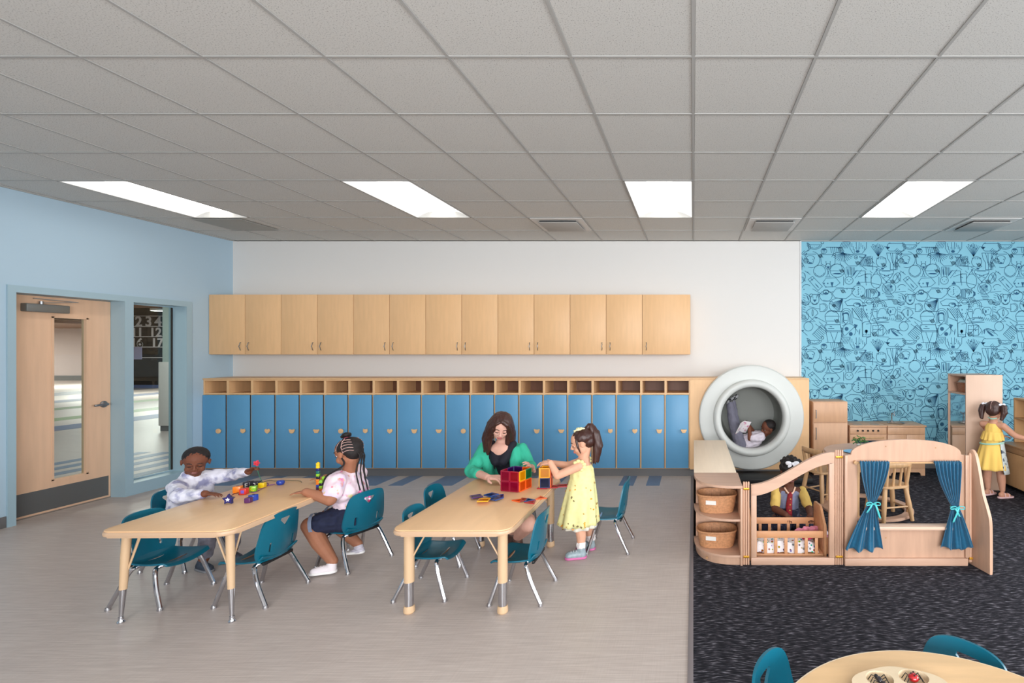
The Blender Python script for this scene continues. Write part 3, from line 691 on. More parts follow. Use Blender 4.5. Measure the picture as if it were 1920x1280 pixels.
# table 1: tapered legs with stay rods
t1 = empty('activity_table', (-2.965, 3.465, 0), R(1)); tag(t1, 'maple-topped table with tapering legs where the boy and braided girl sit', 'table')
hx, hy = .365, .60; Z1 = .55
top = top_slab(-hx, hx, -hy, hy, Z1-.036, Z1-.006, .07, TABLEE, None, t1, 'edge_band')
top_slab(-hx+.006, hx-.006, -hy+.006, hy-.006, Z1-.008, Z1, .066, TABLEW, None, t1)
for sx_ in (-1, 1):
    for sy in (-1, 1):
        X, Y = sx_*(hx-.075), sy*(hy-.10); fx, fy = X+sx_*.022, Y+sy*.012
        lg = MB().tube([(X, Y, Z1-.036), (X+(fx-X)*.3, Y+(fy-Y)*.3, .38), (X+(fx-X)*.65, Y+(fy-Y)*.65, .19)], [.021, .021, .0175], 16).build('leg', TAN, t1)
        MB().tube([(X+(fx-X)*.65, Y+(fy-Y)*.65, .19), (fx, fy, .03)], [.0155, .0095], 16).build('leg_tip', CHROME, lg)
        MB().lathe([(0, 0), (.017, 0), (.018, .006), (.012, .018), (.0125, .034), (0, .036)], (fx, fy, 0), 16).build('glide', CHROME, lg)
        MB().tube([(X-sx_*.005, Y, .30), (X-sx_*.085, Y, Z1-.034)], .005, 8).build('stay_rod', TAN, t1)
        MB().tube([(X, Y-sy*.005, .30), (X, Y-sy*.085, Z1-.034)], .005, 8).build('stay_rod', TAN, t1)
# table 2: thick straight legs with chrome sleeves
t2 = empty('activity_table', (-1.407, 3.575, 0)); tag(t2, 'maple-topped table with thick tan legs where the woman sits', 'table')
hx2, hy2 = .348, .61; Z2 = .52
top_slab(-hx2, hx2, -hy2, hy2, Z2-.036, Z2-.006, .075, TABLEE, None, t2, 'edge_band')
top_slab(-hx2+.006, hx2-.006, -hy2+.006, hy2-.006, Z2-.008, Z2, .07, TABLEW, None, t2)
for sx_ in (-1, 1):
    for sy in (-1, 1):
        X, Y = sx_*.277, sy*.515
        lg = MB().cyl((X, Y, .185), (X, Y, Z2-.036), .0285, n=24).build('leg', TAN, t2)
        MB().cyl((X, Y, .04), (X, Y, .19), .0245, n=24).build('leg_tip', CHROME, lg)
        MB().lathe([(0, 0), (.024, 0), (.031, .008), (.031, .03), (.028, .045), (0, .046)], (X, Y, 0), 24).build('rubber_foot', TAN, lg)
        MB().tube([(X-sx_*.02, Y, .33), (X-sx_*.11, Y, Z2-.03)], .005, 8).build('stay_rod', TAN, t2)

def chair_shell(w_=.15):
    # seat: dished grid
    s = MB()
    def f(u, v):
        x = (u-.5)*2; y = v       # v 0 front, 1 rear
        hw_ = w_*(1.02-.10*v)
        X = x*hw_; Y = .165-.27*v
        z = .262-.010*math.cos(x*math.pi/2)-.012*math.sin(v*math.pi)+(.014*x*x)
        if v < .12: z -= (.12-v)**2*1.6
        if v > .86: z += (v-.86)**2*1.3
        # round the front corners
        if v < .2: X *= 1-.10*((.2-v)/.2)**2
        return V((X, Y, z))
    s.grid(f, 17, 15)
    o = s.build('seat', TEAL, None); md = o.modifiers.new('s', 'SOLIDIFY'); md.thickness = .011; md.offset = -1
    b_ = o.modifiers.new('b', 'BEVEL'); b_.width = .003; b_.segments = 2; b_.limit_method = 'ANGLE'
    return bake(o)
def back_shell():
    out = []
    pts = [(-.132, 0), (-.155, .045), (-.160, .09), (-.150, .17), (-.138, .235), (-.115, .272), (-.07, .288), (0, .292), (.07, .288), (.115, .272), (.138, .235), (.150, .17), (.160, .09), (.155, .045), (.132, 0)]
    P = bez([(x, 0, z) for x, z in pts], 3); out = [(p.x, p.z) for p in P]
    tri = []
    for (cx_, cz, a0) in ((-.033, .240, 90), (0, .205, 210), (.033, .240, 330)):
        for k in range(7): a = R(a0+120*k/6-0); tri.append((cx_+.009*math.cos(a), cz+.009*math.sin(a)))
    hl = [tri]
    for sx_ in (-1, 1): hl.append(rrect(sx_*.085-.009, sx_*.085+.009, .055, .115, .0085, 4))
    bm = plate(out, hl, .0105)
    bmesh.ops.triangulate(bm, faces=bm.faces[:])
    for _ in range(2):
        es = [e for e in bm.edges if e.calc_length() > .045]
        if es: bmesh.ops.subdivide_edges(bm, edges=es, cuts=1); bmesh.ops.triangulate(bm, faces=bm.faces[:])
    for v in bm.verts:
        x, y, z = v.co
        lean = -.095-.035*(z/.29)-.012*math.sin(min(1, z/.1)*math.pi/2)
        bend = .032*(x/.15)**2
        v.co = V((x, lean-y+bend, .25+z+0.0))
    bmesh.ops.recalc_face_normals(bm, faces=bm.faces[:])
    for f in bm.faces: f.smooth = True
    for e in bm.edges:
        if len(e.link_faces) == 2: e.smooth = e.calc_face_angle(0) < R(40)
    me = bpy.data.meshes.new('backrest'); bm.to_mesh(me); bm.free(); return me
def make_chair(seat_me, back_me, floor_z=0):
    t = empty('toddler_chair')
    link('seat', seat_me, None, t); link('backrest', back_me, None, t)
    for s in (-1, 1):      # s=+1 front pair, -1 rear pair
        for x_ in (-1, 1):
            fy, ty = (.155, .085) if s > 0 else (-.155, -.05)
            pts = bez([(x_*.172, fy, .012), (x_*.158, fy-(fy-ty)*.55, .13), (x_*.140, ty+(fy-ty)*.12, .212), (x_*.112, ty, .234), (0, ty, .236)], 5)
            lg = MB().tube(pts, .0122, 10).build('leg', CHROME, t)
            MB().lathe([(0, 0), (.015, 0), (.0155, .005), (.0125, .018), (0, .02)], (x_*.173, fy+.001*s, 0), 12).build('glide', CHROME, lg)
    MB().box(-.11, -.09, -.075, .11, .238, .246).build('seat_bracket', CHROME, t)
    MB().box(.09, .11, -.075, .11, .238, .246).build('seat_bracket', CHROME, t)
    MB().box(-.115, .115, -.10, -.085, .232, .252, .002).build('rivet_strip', BLACK, t)
    return t
so = chair_shell(); seat_me = so.data; bpy.data.objects.remove(so)
if not seat_me.materials: seat_me.materials.append(TEAL)
back_me = back_shell(); back_me.materials.append(TEAL)
ch0 = make_chair(seat_me, back_me)
CH = [(-3.345, 3.26, -90, 'teal chair tucked under the left near side of the tapered-leg table'),
      (-3.705, 3.775, -90, "teal chair the boy sits on"),
      (-2.735, 3.285, 90, 'empty teal chair at the near right side of the tapered-leg table'),
      (-2.486, 3.794, 71, 'teal chair the braided girl sits on'),
      (-1.70, 3.36, -88, 'teal chair pushed in at the near left side of the thick-legged table'),
      (-1.83, 3.87, -90, 'teal chair at the far left side of the thick-legged table, behind the nearer one'),
      (-1.085, 3.31, 90, 'teal chair pushed in at the right side of the thick-legged table'),
      (-.655, 4.10, 90, 'teal chair standing empty behind the girl in the pale yellow dress'),
      (-1.62, 4.58, 180, 'teal chair under the woman in the green cardigan')]
for i, (x, y, a, lab) in enumerate(CH):
    c = ch0 if i == 0 else link_copy(ch0, None)
    c.location = (x, y, 0); c.rotation_euler = (0, 0, R(a)); c['label'] = lab; c['category'] = 'chair'; c['group'] = 'teal stacking chairs at the two maple tables'
# bigger chairs at the round table close to the camera
for x, y, a, lab in ((.352, 1.628, 240, 'teal chair at the left of the round table in the foreground'), (.845, 1.695, 130, 'teal chair at the far right of the round table in the foreground')):
    c = link_copy(ch0, None); c.location = (x, y, .004); c.rotation_euler = (0, 0, R(a)); c.scale = (1.0, 1.0, 1.0)
    c['label'] = lab; c['category'] = 'chair'; c['group'] = 'teal chairs at the round table'
t3 = empty('round_table', (.672, 1.238, .004)); tag(t3, 'round maple table cut by the bottom of the photo', 'table')
rr = .483; Z3 = .556
PLY = mat('light_ply_edge', (228, 208, 180), .5)
MB().lathe([(0, Z3-.022), (rr-.004, Z3-.022), (rr, Z3-.018), (rr, Z3-.003), (rr-.002, Z3-.001), (0, Z3-.001)], n=96).build('edge_band', PLY, t3)
MB().lathe([(0, Z3-.0015), (rr-.007, Z3-.0015), (rr-.0075, Z3), (0, Z3)], n=96).build('tabletop', wood('round_top_birch', (222, 184, 138), .13, .4, (.8, 5, 5), 4), t3)
for a in (45, 135, 225, 315):
    X, Y = .36*math.cos(R(a)), .36*math.sin(R(a))
    MB().tube([(X, Y, 0), (X, Y, Z3-.022)], .02, 16).build('leg', CHROME, t3)
# insect tray
tr = empty('specimen_tray', (.607, 1.515, .56)); tag(tr, 'cream wooden tray with round recesses on the round table', 'tray')
bm = None
CREAM = wood('cream_tray', (222, 200, 168), .06, .5)
body = rrect(-.115, .115, -.085, .078, .07, 8)
def lobes():
    o = []
    for k in range(60):
        a = 2*math.pi*k/60; r_ = .098+.018*math.cos(2*a)+.006*math.cos(4*a); o.append((r_*math.cos(a)*1.15, r_*math.sin(a)*.95))
    return o
holes = [arc(-.052, .022, .040, .038, 0, 345, 23), arc(.052, .030, .044, .038, 0, 345, 23)]
bm = plate(lobes(), holes, .018); bmesh.ops.recalc_face_normals(bm, faces=bm.faces[:]); me = bpy.data.meshes.new('tray_rim'); bm.to_mesh(me); bm.free()
me.transform(Matrix.Rotation(R(-90), 4, 'X'))
zs = [v.co.z for v in me.vertices]; me.transform(Matrix.Translation((0, 0, .0-min(zs)+.003)))
link('tray_rim', me, CREAM, tr)
MB().prism(lobes(), 0, .003, 'z').build('tray_base', CREAM, tr)
def insect(name, x, y, col, label, sc=1, round_=False):
    t = empty(name, (x, y, .56+.004)); tag(t, label, 'toy insect', 'toy insects in the tray')
    b_ = MB()
    if round_: b_.sphere((0, 0, .013), (.0155, .017, .012)); b_.build('shell', col, t); MB().sphere((0, .017, .008), (.008, .006, .006)).build('head', BLACK, t)
    else:
        b_.sphere((0, 0, .012), (.008, .013, .008)); b_.sphere((.006, -.018, .011), (.007, .01, .007)); b_.build('shell', col, t); MB().sphere((-.004, .016, .012), (.006, .007, .006)).build('head', BLACK, t)
    for s in (-1, 1):
        for k in range(3):
            yy = -.01+.01*k; MB().tube([(s*.006, yy, .011), (s*.019, yy+.003*(k-1), .019), (s*.028, yy+.008*(k-1), .001)], .0014, 6).build('leg', BLACK, t)
    if round_:
        for (a, c_) in ((-.006, .004), (.007, -.002), (0, -.008), (.004, .01)): MB().sphere((a, c_, .0235), (.003, .003, .002), 8).build('spot', BLACK, t)
insect('toy_beetle', .555, 1.540, mat('black_bug', (40, 34, 40), .3, coat=.5), 'black toy beetle in the left recess of the tray')
insect('toy_ladybird', .660, 1.548, mat('red_bug', (168, 20, 26), .25, coat=.6), 'red spotted toy ladybird in the right recess of the tray', round_=True)
# ================================================================ PLAY AREA ON THE CARPET
CZ = .004
# rounded shelf unit: straight run Y 4.15..5.6, quarter-round front
t = empty('corner_shelf', (.18, 4.5, CZ)); tag(t, 'low birch shelf unit with rounded front end holding two baskets', 'shelf')
H3 = .578
def qr(x0, x1, yb, yf, ins=0, n=14):      # quarter-round outline: centre at right-rear (x1,yb), bulging to front-left
    a_, b_ = (x1-x0-ins), (yb-yf-ins)
    return [(x1-a_*math.cos(R(90*k/n))**.75, yb-b_*math.sin(R(90*k/n))**.75) for k in range(n+1)]+[(x1, yb)]
SX0, SX1, SYM, SYF = .005, .345, 4.12, 3.72
bm_ = MB(); bm_.box(SX0, SX1, SYM, 5.6, H3-.018, H3, .003); bm_.build('top_board', wood('birch_top_window_sheen', (242, 222, 198), .04, .5, (8, .5, 8), 4), t, world=True)  # top paler than the other birch: window reflection put into its colour
bm_ = MB(); bm_.prism(qr(SX0, SX1+.01, SYM, SYF-.012), H3-.018, H3, 'z', .004); bm_.build('rounded_top', BIRCH_X, t, world=True)
MB().box(SX0, SX0+.015, SYM, 5.6, CZ, H3-.018).build('back_panel', BIRCH, t, world=True)
MB().box(SX0, SX1, 5.585, 5.6, CZ, H3-.018).build('end_panel', BIRCH, t, world=True)
MB().box(SX0, SX1, SYM, SYM+.015, CZ, H3-.018).build('divider', BIRCH, t, world=True)
MB().box(SX1-.006, SX1+.010, SYF-.008, SYM, CZ, H3-.018, .003).build('side_panel', BIRCH, t, world=True)
MB().box(SX0+.015, SX1, SYM+.015, 5.585, .30, .316).build('shelf', BIRCH, t, world=True)
MB().box(SX0+.015, SX1, SYM+.015, 5.585, .06, .076).build('shelf', BIRCH, t, world=True)
for z in (.335, .075):
    MB().prism(qr(SX0, SX1, SYM, SYF), z-.016, z, 'z', .003).build('rounded_shelf', BIRCH_X, t, world=True)
q = qr(SX0, SX1, SYM, SYF, .012)
MB().prism(q, CZ, .058, 'z').build('rounded_base', BIRCH, t, world=True)
MB().lathe([(0, 0), (.009, 0), (.009, .006), (0, .007)], (.10, 3.80, .03), 12, Matrix.Rotation(R(90), 4, 'X') @ Matrix.Rotation(R(-20), 4, 'Y')).build('screw_cap', BIRCH_E, t, world=True)
# baskets
WICK = mat('wicker', (196, 140, 98), .6, noise=(60, .25, (1, 1, 1)))
WICK2 = mat('wicker_dark', (160, 104, 72), .6, noise=(60, .25, (1, 1, 1)))
def basket(name, cx, cy, z, rx, ry, h, label, mt=WICK, open_=.86, group=None, rz=0, clip=None):
    t = empty(name, (cx, cy, z), rz); tag(t, label, 'basket', group)
    def ring(zf, k=1): 
        s = open_+(1-open_)*zf; return rx*s*k, ry*s*k
    def sup(a, rx_, ry_):
        c_, s_ = math.cos(a), math.sin(a); e = .72
        return rx_*math.copysign(abs(c_)**e, c_), ry_*math.copysign(abs(s_)**e, s_)
    # wall: woven relief, ribs over weavers
    NU, NV = 96, 13
    b_ = MB()
    def wall(u, v, ins):
        a = 2*math.pi*u; rx_, ry_ = ring(v)
        k = 1-ins/rx+(.014*math.cos(24*a)*(1 if int(v*12) % 2 else -1) if ins == 0 else 0)
        X, Y = sup(a, rx_*k, ry_*k); return V((X, Y, .004+v*h))
    b_.grid(lambda u, v: wall(u, v, 0), NU, NV, True); b_.grid(lambda u, v: wall(u, v, .008), NU, NV, True); b_.build('woven_wall', mt, t)
    X = [sup(2*math.pi*k/40, *ring(0, .98)) for k in range(40)]
    MB().prism(X, 0, .006, 'z').build('base', mt, t)
    b_ = MB(); b_.tube([V((*sup(2*math.pi*k/48, *ring(1)), h+.004)) for k in range(48)], .0075, 8, closed=True); b_.build('rim', mt, t)
    for k in range(20):
        a = 2*math.pi*(k+.5)/20; p0 = sup(a, *ring(.02, .965)); p1 = sup(a, *ring(.98, .965))
        MB().tube([V((*p0, .008)), V((*p1, h))], .003, 5).build('stake', WICK2, t)
    return t
b1 = basket('wicker_basket', .178, 3.945, .337, .150, .115, .125, 'oval wicker basket on the upper shelf of the rounded unit', group='wicker baskets in the rounded shelf')
b2 = basket('wicker_basket', .178, 3.945, .077, .150, .115, .115, 'oval wicker basket on the lower shelf of the rounded unit', group='wicker baskets in the rounded shelf')
LAB = mat('label_card', (226, 222, 216), .5)
for b_, zz in ((b1, .085), (b2, .08)):
    MB().bar((-.085, -.103, zz), (-.01, -.122, zz), .003, .03).build('label_card', LAB, b_)
# ---- dividers (posts and panels)
def post(name_, x, y, z1, label, n=3, w_=.05):
    t = empty(name_, (x, y, CZ)); tag(t, label, 'post', 'grooved hinge posts of the play divider')
    for k in range(n):
        ox = (k-(n-1)/2)*w_/n
        b_ = MB(); b_.tube([(ox, 0, 0), (ox, 0, z1-.012), (ox, 0, z1-.004), (ox, 0, z1)], [w_/n*.47, w_/n*.47, w_/n*.40, w_/n*.2], 12); b_.build('upright', BIRCH, t)
    for z in (.05, z1-.06): MB().box(-w_*.42, w_*.42, -.013, .0, z, z+.016, .002).build('hinge_clip', mat('brass_clip', (206, 150, 50), .35, .6), t)
    return t
FY = 3.74
post('hinge_post', .383, FY, .60, 'low grooved hinge post beside the rounded shelf unit')
post('hinge_post', 1.055, FY, .83, 'tall grooved hinge post between the wavy panel and the curtained arch', 4, .062)
# panel 1: swooping frame
t = empty('divider_panel', (.72, FY, CZ)); tag(t, 'birch play divider frame with a swooping S-shaped top rail', 'divider')
xa, xb = .417, 1.02
def swoop(x): 
    u = (x-xa)/(xb-xa); u = max(0, min(1, u)); s = u*u*(3-2*u); return .585+.235*s+.0*u
N = 24
top = [(xa+(xb-xa)*k/N, swoop(xa+(xb-xa)*k/N)) for k in range(N+1)]
bot = [(x, z-.082) for x, z in top][::-1]
MB().prism(top+bot, FY-.016, FY+.016, 'y', .005).build('top_rail', BIRCH_X, t, world=True)
MB().box(xa, xa+.040, FY-.016, FY+.016, .055, .51, .005).build('stile', BIRCH, t, world=True)
MB().box(xb-.040, xb, FY-.016, FY+.016, .055, .745, .005).build('stile', BIRCH, t, world=True)
MB().box(xa, xb, FY-.016, FY+.016, CZ, .056, .005).build('bottom_rail', BIRCH_X, t, world=True)
MB().box(xa+.04, xb-.04, FY-.002, FY+.002, .056, .51).build('clear_pane', glass('acrylic', (246, 248, 247), rough=.05), t, world=True) if False else None
# panel 2: arch window with curtains
t = empty('arched_panel', (1.54, FY, CZ)); tag(t, 'birch play divider with arched top and a curtained window opening', 'divider')
xa, xb = 1.09, 1.985
outer = [(xa, CZ), (xb, CZ), (xb, .80)]+[(p[0], p[1]) for p in arc((xa+xb)/2, .80, (xb-xa)/2*.985, .108, 0, 180, 28)]+[(xa, .80)]
outer = [(xa, CZ), (xb, CZ), (xb, .795), (xb-.05, .80)]+[((xa+xb)/2+(xb-xa-.1)/2*math.cos(R(a)), .80+.110*math.sin(R(a))**.85) for a in range(6, 175, 6)]+[(xa+.05, .80), (xa, .795)]
hole = [(xa+.095, .285), (xb-.085, .285), (xb-.085, .745), (xa+.095, .745)]
bm = plate(outer, [hole[::-1]], .02); bmesh.ops.recalc_face_normals(bm, faces=bm.faces[:])
me = bpy.data.meshes.new('arch_board'); bm.to_mesh(me); bm.free(); me.transform(Matrix.Translation((0, FY-.01, 0))); link('arch_board', me, BIRCH, t, world=True)
MB().box(xa, xb-.01, FY-.030, FY-.010, CZ, .058, .004).build('bottom_rail', BIRCH_X, t, world=True)
MB().box(xa+.10, xb-.10, FY-.055, FY+.03, .268, .293, .006).build('sill', wood('sill_birch', (226, 190, 166), .06, .35, (.8, 6, 6), 4), t, world=True)
MB().box(xb-.028, xb, FY-.030, FY-.010, .062, .80, .004).build('stile', BIRCH, t, world=True)
MB().box(xa, xa+.022, FY-.030, FY-.010, .062, .80, .004).build('stile', BIRCH, t, world=True)
for x in (1.165, 1.915):
    MB().lathe([(0, 0), (.013, 0), (.013, .03), (0, .031)], (x, FY-.0115, .748), 12, Matrix.Rotation(R(90), 4, 'X')).build('rod_bracket', BEECH, t, world=True)
MB().tube([(1.15, FY-.04, .748), (1.93, FY-.04, .748)], .0065, 10).build('curtain_rod', BEECH, t, world=True)
for x, z in ((.30+xa, .86), (.66+xa, .85), (.30+xa, .2), (.03+xa, .03)): MB().lathe([(0, 0), (.006, 0), (0, .001)], (x, FY-.0101, z), 10, Matrix.Rotation(R(90), 4, 'X')).build('plug', BIRCH_E, t, world=True)
CURT = mat('teal_cloth', (8, 90, 124), .8, noise=(60, .12, (1, 1, 1)), sheen=.3)
RIB = mat('mint_ribbon', (84, 196, 200), .5)
def curtain(x0, x1, xt, zt, bx0, bx1, zb, label, ph, flip):
    t = empty('curtain', ((x0+x1)/2, FY-.055, zb)); tag(t, label, 'curtain', 'teal curtains of the play window')
    NU, NV = 90, 40
    def f(u, v):       # v 0 top .. 1 bottom
        z = .762+(zb-.762)*v; vt = (.762-zt)/(.762-zb)
        if v < vt: s = v/vt; s2 = s**1.6; a_, b_ = x0+(xt-.022-x0)*s2, x1+(xt+.022-x1)*s2
        else: s = (v-vt)/(1-vt); s2 = s**.85; a_, b_ = xt-.022+(bx0-xt+.022)*s2, xt+.022+(bx1-xt-.022)*s2
        wid = b_-a_; amp = .011*min(1, .35+v*3)*(1.25 if v > vt else 1); fr_ = 7.5 if v < vt*.95 else 5.5
        w2 = math.sin(u*math.pi*2*7+ph+.6*math.sin(v*4))*(.7 if v > vt else 1)
        w3 = math.sin(u*math.pi*2*3+ph*2+v)
        k = 0 if v < vt else (v-vt)/(1-vt)
        y = -.012*w2*(1-.35*k)-.018*w3*k - .02*math.exp(-((v-vt)/.06)**2)*math.cos((u-.5)*math.pi)*0
        x = a_+wid*u
        if v < .03: y *= .7
        zz = z - (.012*math.sin(u*math.pi*2*3+ph)+.025*(abs(u-.5)*2)**2*(-1))*k*1.0
        return V((x, FY-.066+y, zz))
    b_ = MB(); b_.grid(f, NU, NV)
    o = b_.build('curtain_cloth', CURT, t, world=True); md = o.modifiers.new('s', 'SOLIDIFY'); md.thickness = .002; bake(o)
    hd = MB()
    for k in range(11): u = x0+(x1-x0)*(k+.5)/11; hd.sphere((u, FY-.057, .756), (.008, .017, .012), 10)
    hd.build('gathered_heading', CURT, t, world=True)
    kx, ky = xt, FY-.066
    r = MB(); r.tube([V((kx+.031*math.cos(a), ky+.021*math.sin(a), zt+.004*math.sin(a))) for a in [2*math.pi*k/20 for k in range(20)]], .004, 6, closed=True, squash=1); tie = r.build('ribbon_tie', RIB, t, world=True)
    fy = ky-.03
    for s in (-1, 1):
        pts = [(kx, fy, zt+.002), (kx+s*.02, fy-.008, zt+.016), (kx+s*.045, fy-.01, zt+.012), (kx+s*.048, fy-.006, zt-.004), (kx+s*.022, fy-.002, zt-.005), (kx, fy, zt)]
        g = MB(); P_ = bez(pts, 4)
        g.tube(P_, .0035, 6); g.build('bow_loop', RIB, tie, world=True)
        g = MB(); g.grid(lambda u, v, s=s: V((kx+flip*(.004+s*.012)+s*.035*u+(v-.5)*.014, fy-.004-.004*math.sin(u*5), zt-.10*u*(1 if s*flip > 0 else .6))), 8, 2)
        o = g.build('ribbon_tail', RIB, tie, world=True); o.modifiers.new('s', 'SOLIDIFY').thickness = .001; bake(o)
curtain(1.185, 1.395, 1.268, .468, 1.078, 1.345, .125, 'teal curtain tied with a mint bow on the left of the arched window', .4, 1)
curtain(1.715, 1.905, 1.862, .440, 1.765, 2.0, .135, 'teal curtain tied with a mint bow on the right of the arched window', 1.7, -1)
# panel 3: wave end panel, turned towards the camera
t = empty('wave_end_panel', (2.01, 3.65, CZ)); tag(t, 'birch end panel with wavy edge turned towards the viewer', 'divider')
pr = bez([(FY+.03, 0, .80), (FY-.005, 0, .838), (FY-.045, 0, .81), (FY-.08, 0, .70), (FY-.115, 0, .55), (FY-.16, 0, .44), (FY-.182, 0, .36), (FY-.186, 0, .18), (FY-.186, 0, CZ+.002)], 5)
poly = [(p.x, p.z) for p in pr]+[(FY+.03, CZ+.002)]
Mx = Matrix.Translation((2.005, FY, 0)) @ Matrix.Rotation(R(12), 4, 'Z') @ Matrix.Translation((0, -FY, 0))
MB().prism(poly, 0, .024, 'x', .005, Mx).build('wave_board', BIRCH, t, world=True)
MB().tube([(1.998, FY-.012, .03), (1.998, FY-.012, .80), (1.998, FY-.012, .815)], [.012, .012, .005], 12).build('hinge_upright', BIRCH, t, world=True)
MB().box(1.985, 2.01, FY-.032, FY-.02, .05, .066, .002).build('hinge_clip', MATS['brass_clip'], t, world=True)
# ---- doll cradle
t = empty('doll_cradle', (.75, 3.98, CZ)); tag(t, 'slatted wooden doll crib behind the swooping divider', 'crib')
CR = wood('crib_wood', (214, 156, 112), .14, .45, (.8, 6, 6), 5)
cx0, cx1, cy0, cy1 = .43, .985, 3.83, 4.14
for y, zt_ in ((cy0, .215), (cy1, .215)):
    MB().box(cx0, cx1-.02, y-.007, y+.007, zt_-.05, zt_, .003).build('rail', CR, t, world=True)
    MB().box(cx0, cx1-.02, y-.007, y+.007, .012, .045, .003).build('rail', CR, t, world=True)
    for k in range(8):
        x = cx0+.03+k*.0755; MB().box(x-.012, x+.012, y-.005, y+.005, .045, zt_-.05, .002).build('slat', CR, t, world=True)
for x in (cx0-.018, cx1-.018):
    ep = [(cy0-.02, CZ), (cy1+.02, CZ), (cy1+.02, .24)]+[(cy1-.02+.04*math.cos(R(a)), .30+.05*math.sin(R(a))) for a in range(0, 91, 15)]+[((cy0+cy1)/2+.06*math.cos(R(a)), .345+.02*math.sin(R(a))) for a in range(30, 151, 20)]+[(cy0+.02+.04*math.cos(R(a)), .24+.035*math.sin(R(a))) for a in range(90, 181, 15)]+[(cy0-.02, .2)]
    MB().prism(ep, x, x+.018, 'x', .003).build('end_board', CR, t, world=True)
MB().box(cx0, cx1-.02, cy0+.008, cy1-.008, .03, .045).build('base', CR, t, world=True)
QF = mat('dotted_cloth', (238, 236, 236), .9)
nt = QF.node_tree; b = nt.nodes['Principled BSDF']; tc = nt.nodes.new('ShaderNodeTexCoord'); vo = nt.nodes.new('ShaderNodeTexVoronoi'); vo.inputs['Scale'].default_value = 42
nt.links.new(tc.outputs['Object'], vo.inputs[0]); cr = nt.nodes.new('ShaderNodeValToRGB'); cr.color_ramp.interpolation = 'CONSTANT'
cr.color_ramp.elements[0].position = 0; cr.color_ramp.elements[0].color = (1, 1, 1, 1); cr.color_ramp.elements[1].position = .36; cr.color_ramp.elements[1].color = (0, 0, 0, 1)
nt.links.new(vo.outputs['Distance'], cr.inputs[0])
hs_ = nt.nodes.new('ShaderNodeHueSaturation'); hs_.inputs['Saturation'].default_value = 1.2; hs_.inputs['Value'].default_value = .5; nt.links.new(vo.outputs['Color'], hs_.inputs['Color'])
mx = nt.nodes.new('ShaderNodeMix'); mx.data_type = 'RGBA'; mx.inputs[6].default_value = rgb(238, 234, 236); nt.links.new(cr.outputs[0], mx.inputs[0]); nt.links.new(hs_.outputs[0], mx.inputs[7]); nt.links.new(mx.outputs[2], b.inputs['Base Color'])
def wav(u, v): return V((cx0+.01+(cx1-cx0-.05)*u, cy0+.012+(cy1-cy0-.024)*v, .047+.07*math.sin(min(1, v*6, (1-v)*6)*math.pi/2)*math.sin(min(1, u*9, (1-u)*9)*math.pi/2)+.008*math.sin(u*17+v*5)))
o = MB(); o.grid(wav, 30, 16); o = o.build('crib_quilt', QF, world=True); o.modifiers.new('s', 'SOLIDIFY').thickness = .003; bake(o); tag(o, 'white quilt with small coloured dots lying in the doll crib', 'quilt')

# ---- play kitchen along the wallpaper wall
KW = wood('kitchen_wood', (208, 162, 126), .07, .45, (6, 6, .8), 4)
def knobby(mb, x, y, z, r): mb.lathe([(0, 0), (r, 0), (r, .012), (r*.7, .018), (0, .019)], (x, y, z), 14, Matrix.Rotation(R(90), 4, 'X'))
t = empty('play_fridge', (1.65, 6.55, CZ)); tag(t, 'small wooden play fridge beside the tube panel', 'play fridge')
fx0, fx1, fy, fz = 1.475, 1.905, 6.36, .915
MB().box(fx0, fx1, fy+.02, 6.755, .03, fz, .003).build('body', KW, t, world=True)
MB().box(fx0+.02, fx1-.02, fy+.04, 6.74, CZ, .03).build('plinth', KW, t, world=True)
for z0, z1 in ((.05, .655), (.665, .905)):
    d = MB().box(fx0+.005, fx1-.005, fy, fy+.019, z0, z1, .003).build('door', KW, t, world=True)
    hz_ = z1-.06 if z0 < .1 else z0+.05; zz0, zz1 = (hz_-.14, hz_) if z0 < .1 else (hz_, hz_+.10)
    MB().tube([(fx0+.035, fy, zz1), (fx0+.035, fy-.02, zz1), (fx0+.035, fy-.022, zz0), (fx0+.035, fy, zz0)], .005, 8).build('handle', STEEL, d, world=True)
t = empty('play_cooker', (2.15, 6.55, CZ)); tag(t, 'wooden play stove with five knobs beside the play fridge', 'play stove')
sx0, sx1, sy, sz = 1.925, 2.385, 6.36, .625
MB().box(sx0, sx1, sy+.02, 6.755, .09, sz-.02).build('body', KW, t, world=True)
MB().box(sx0, sx1, sy-.01, 6.76, sz-.02, sz, .004).build('hob_top', KW, t, world=True)
def feet(t, a, b_): 
    MB().prism([(a, CZ), (a+.05, CZ), (a+.055, .03), (a+.075, .045), (b_-.075, .045), (b_-.055, .03), (b_-.05, CZ), (b_, CZ), (b_, .09), (a, .09)], sy+.01, sy+.03, 'y').build('foot_board', KW, t, world=True)
feet(t, sx0, sx1)
MB().box(sx0+.005, sx1-.005, sy, sy+.019, sz-.105, sz-.024, .002).build('control_panel', KW, t, world=True)
for k in range(5): g = MB(); knobby(g, sx0+.10+k*.063, sy, sz-.065, .012); g.build('knob', BLACK, t, world=True)
d = MB(); d.box(sx0+.005, sx1-.005, sy, sy+.019, .10, .165); d.box(sx0+.005, sx1-.005, sy, sy+.019, .44, sz-.11); d.box(sx0+.005, sx0+.07, sy, sy+.019, .165, .44); d.box(sx1-.07, sx1-.005, sy, sy+.019, .165, .44)
d = d.build('oven_door', KW, t, world=True)
MB().box(sx0+.07, sx1-.07, sy+.012, sy+.016, .165, .44).build('oven_window', mat('smoked_window', (40, 62, 80), .15), d, world=True)
MB().tube([(sx0+.05, sy, .475), (sx0+.05, sy-.03, .475), (sx1-.05, sy-.03, .475), (sx1-.05, sy, .475)], .008, 8).build('handle', BEECH, d, world=True)
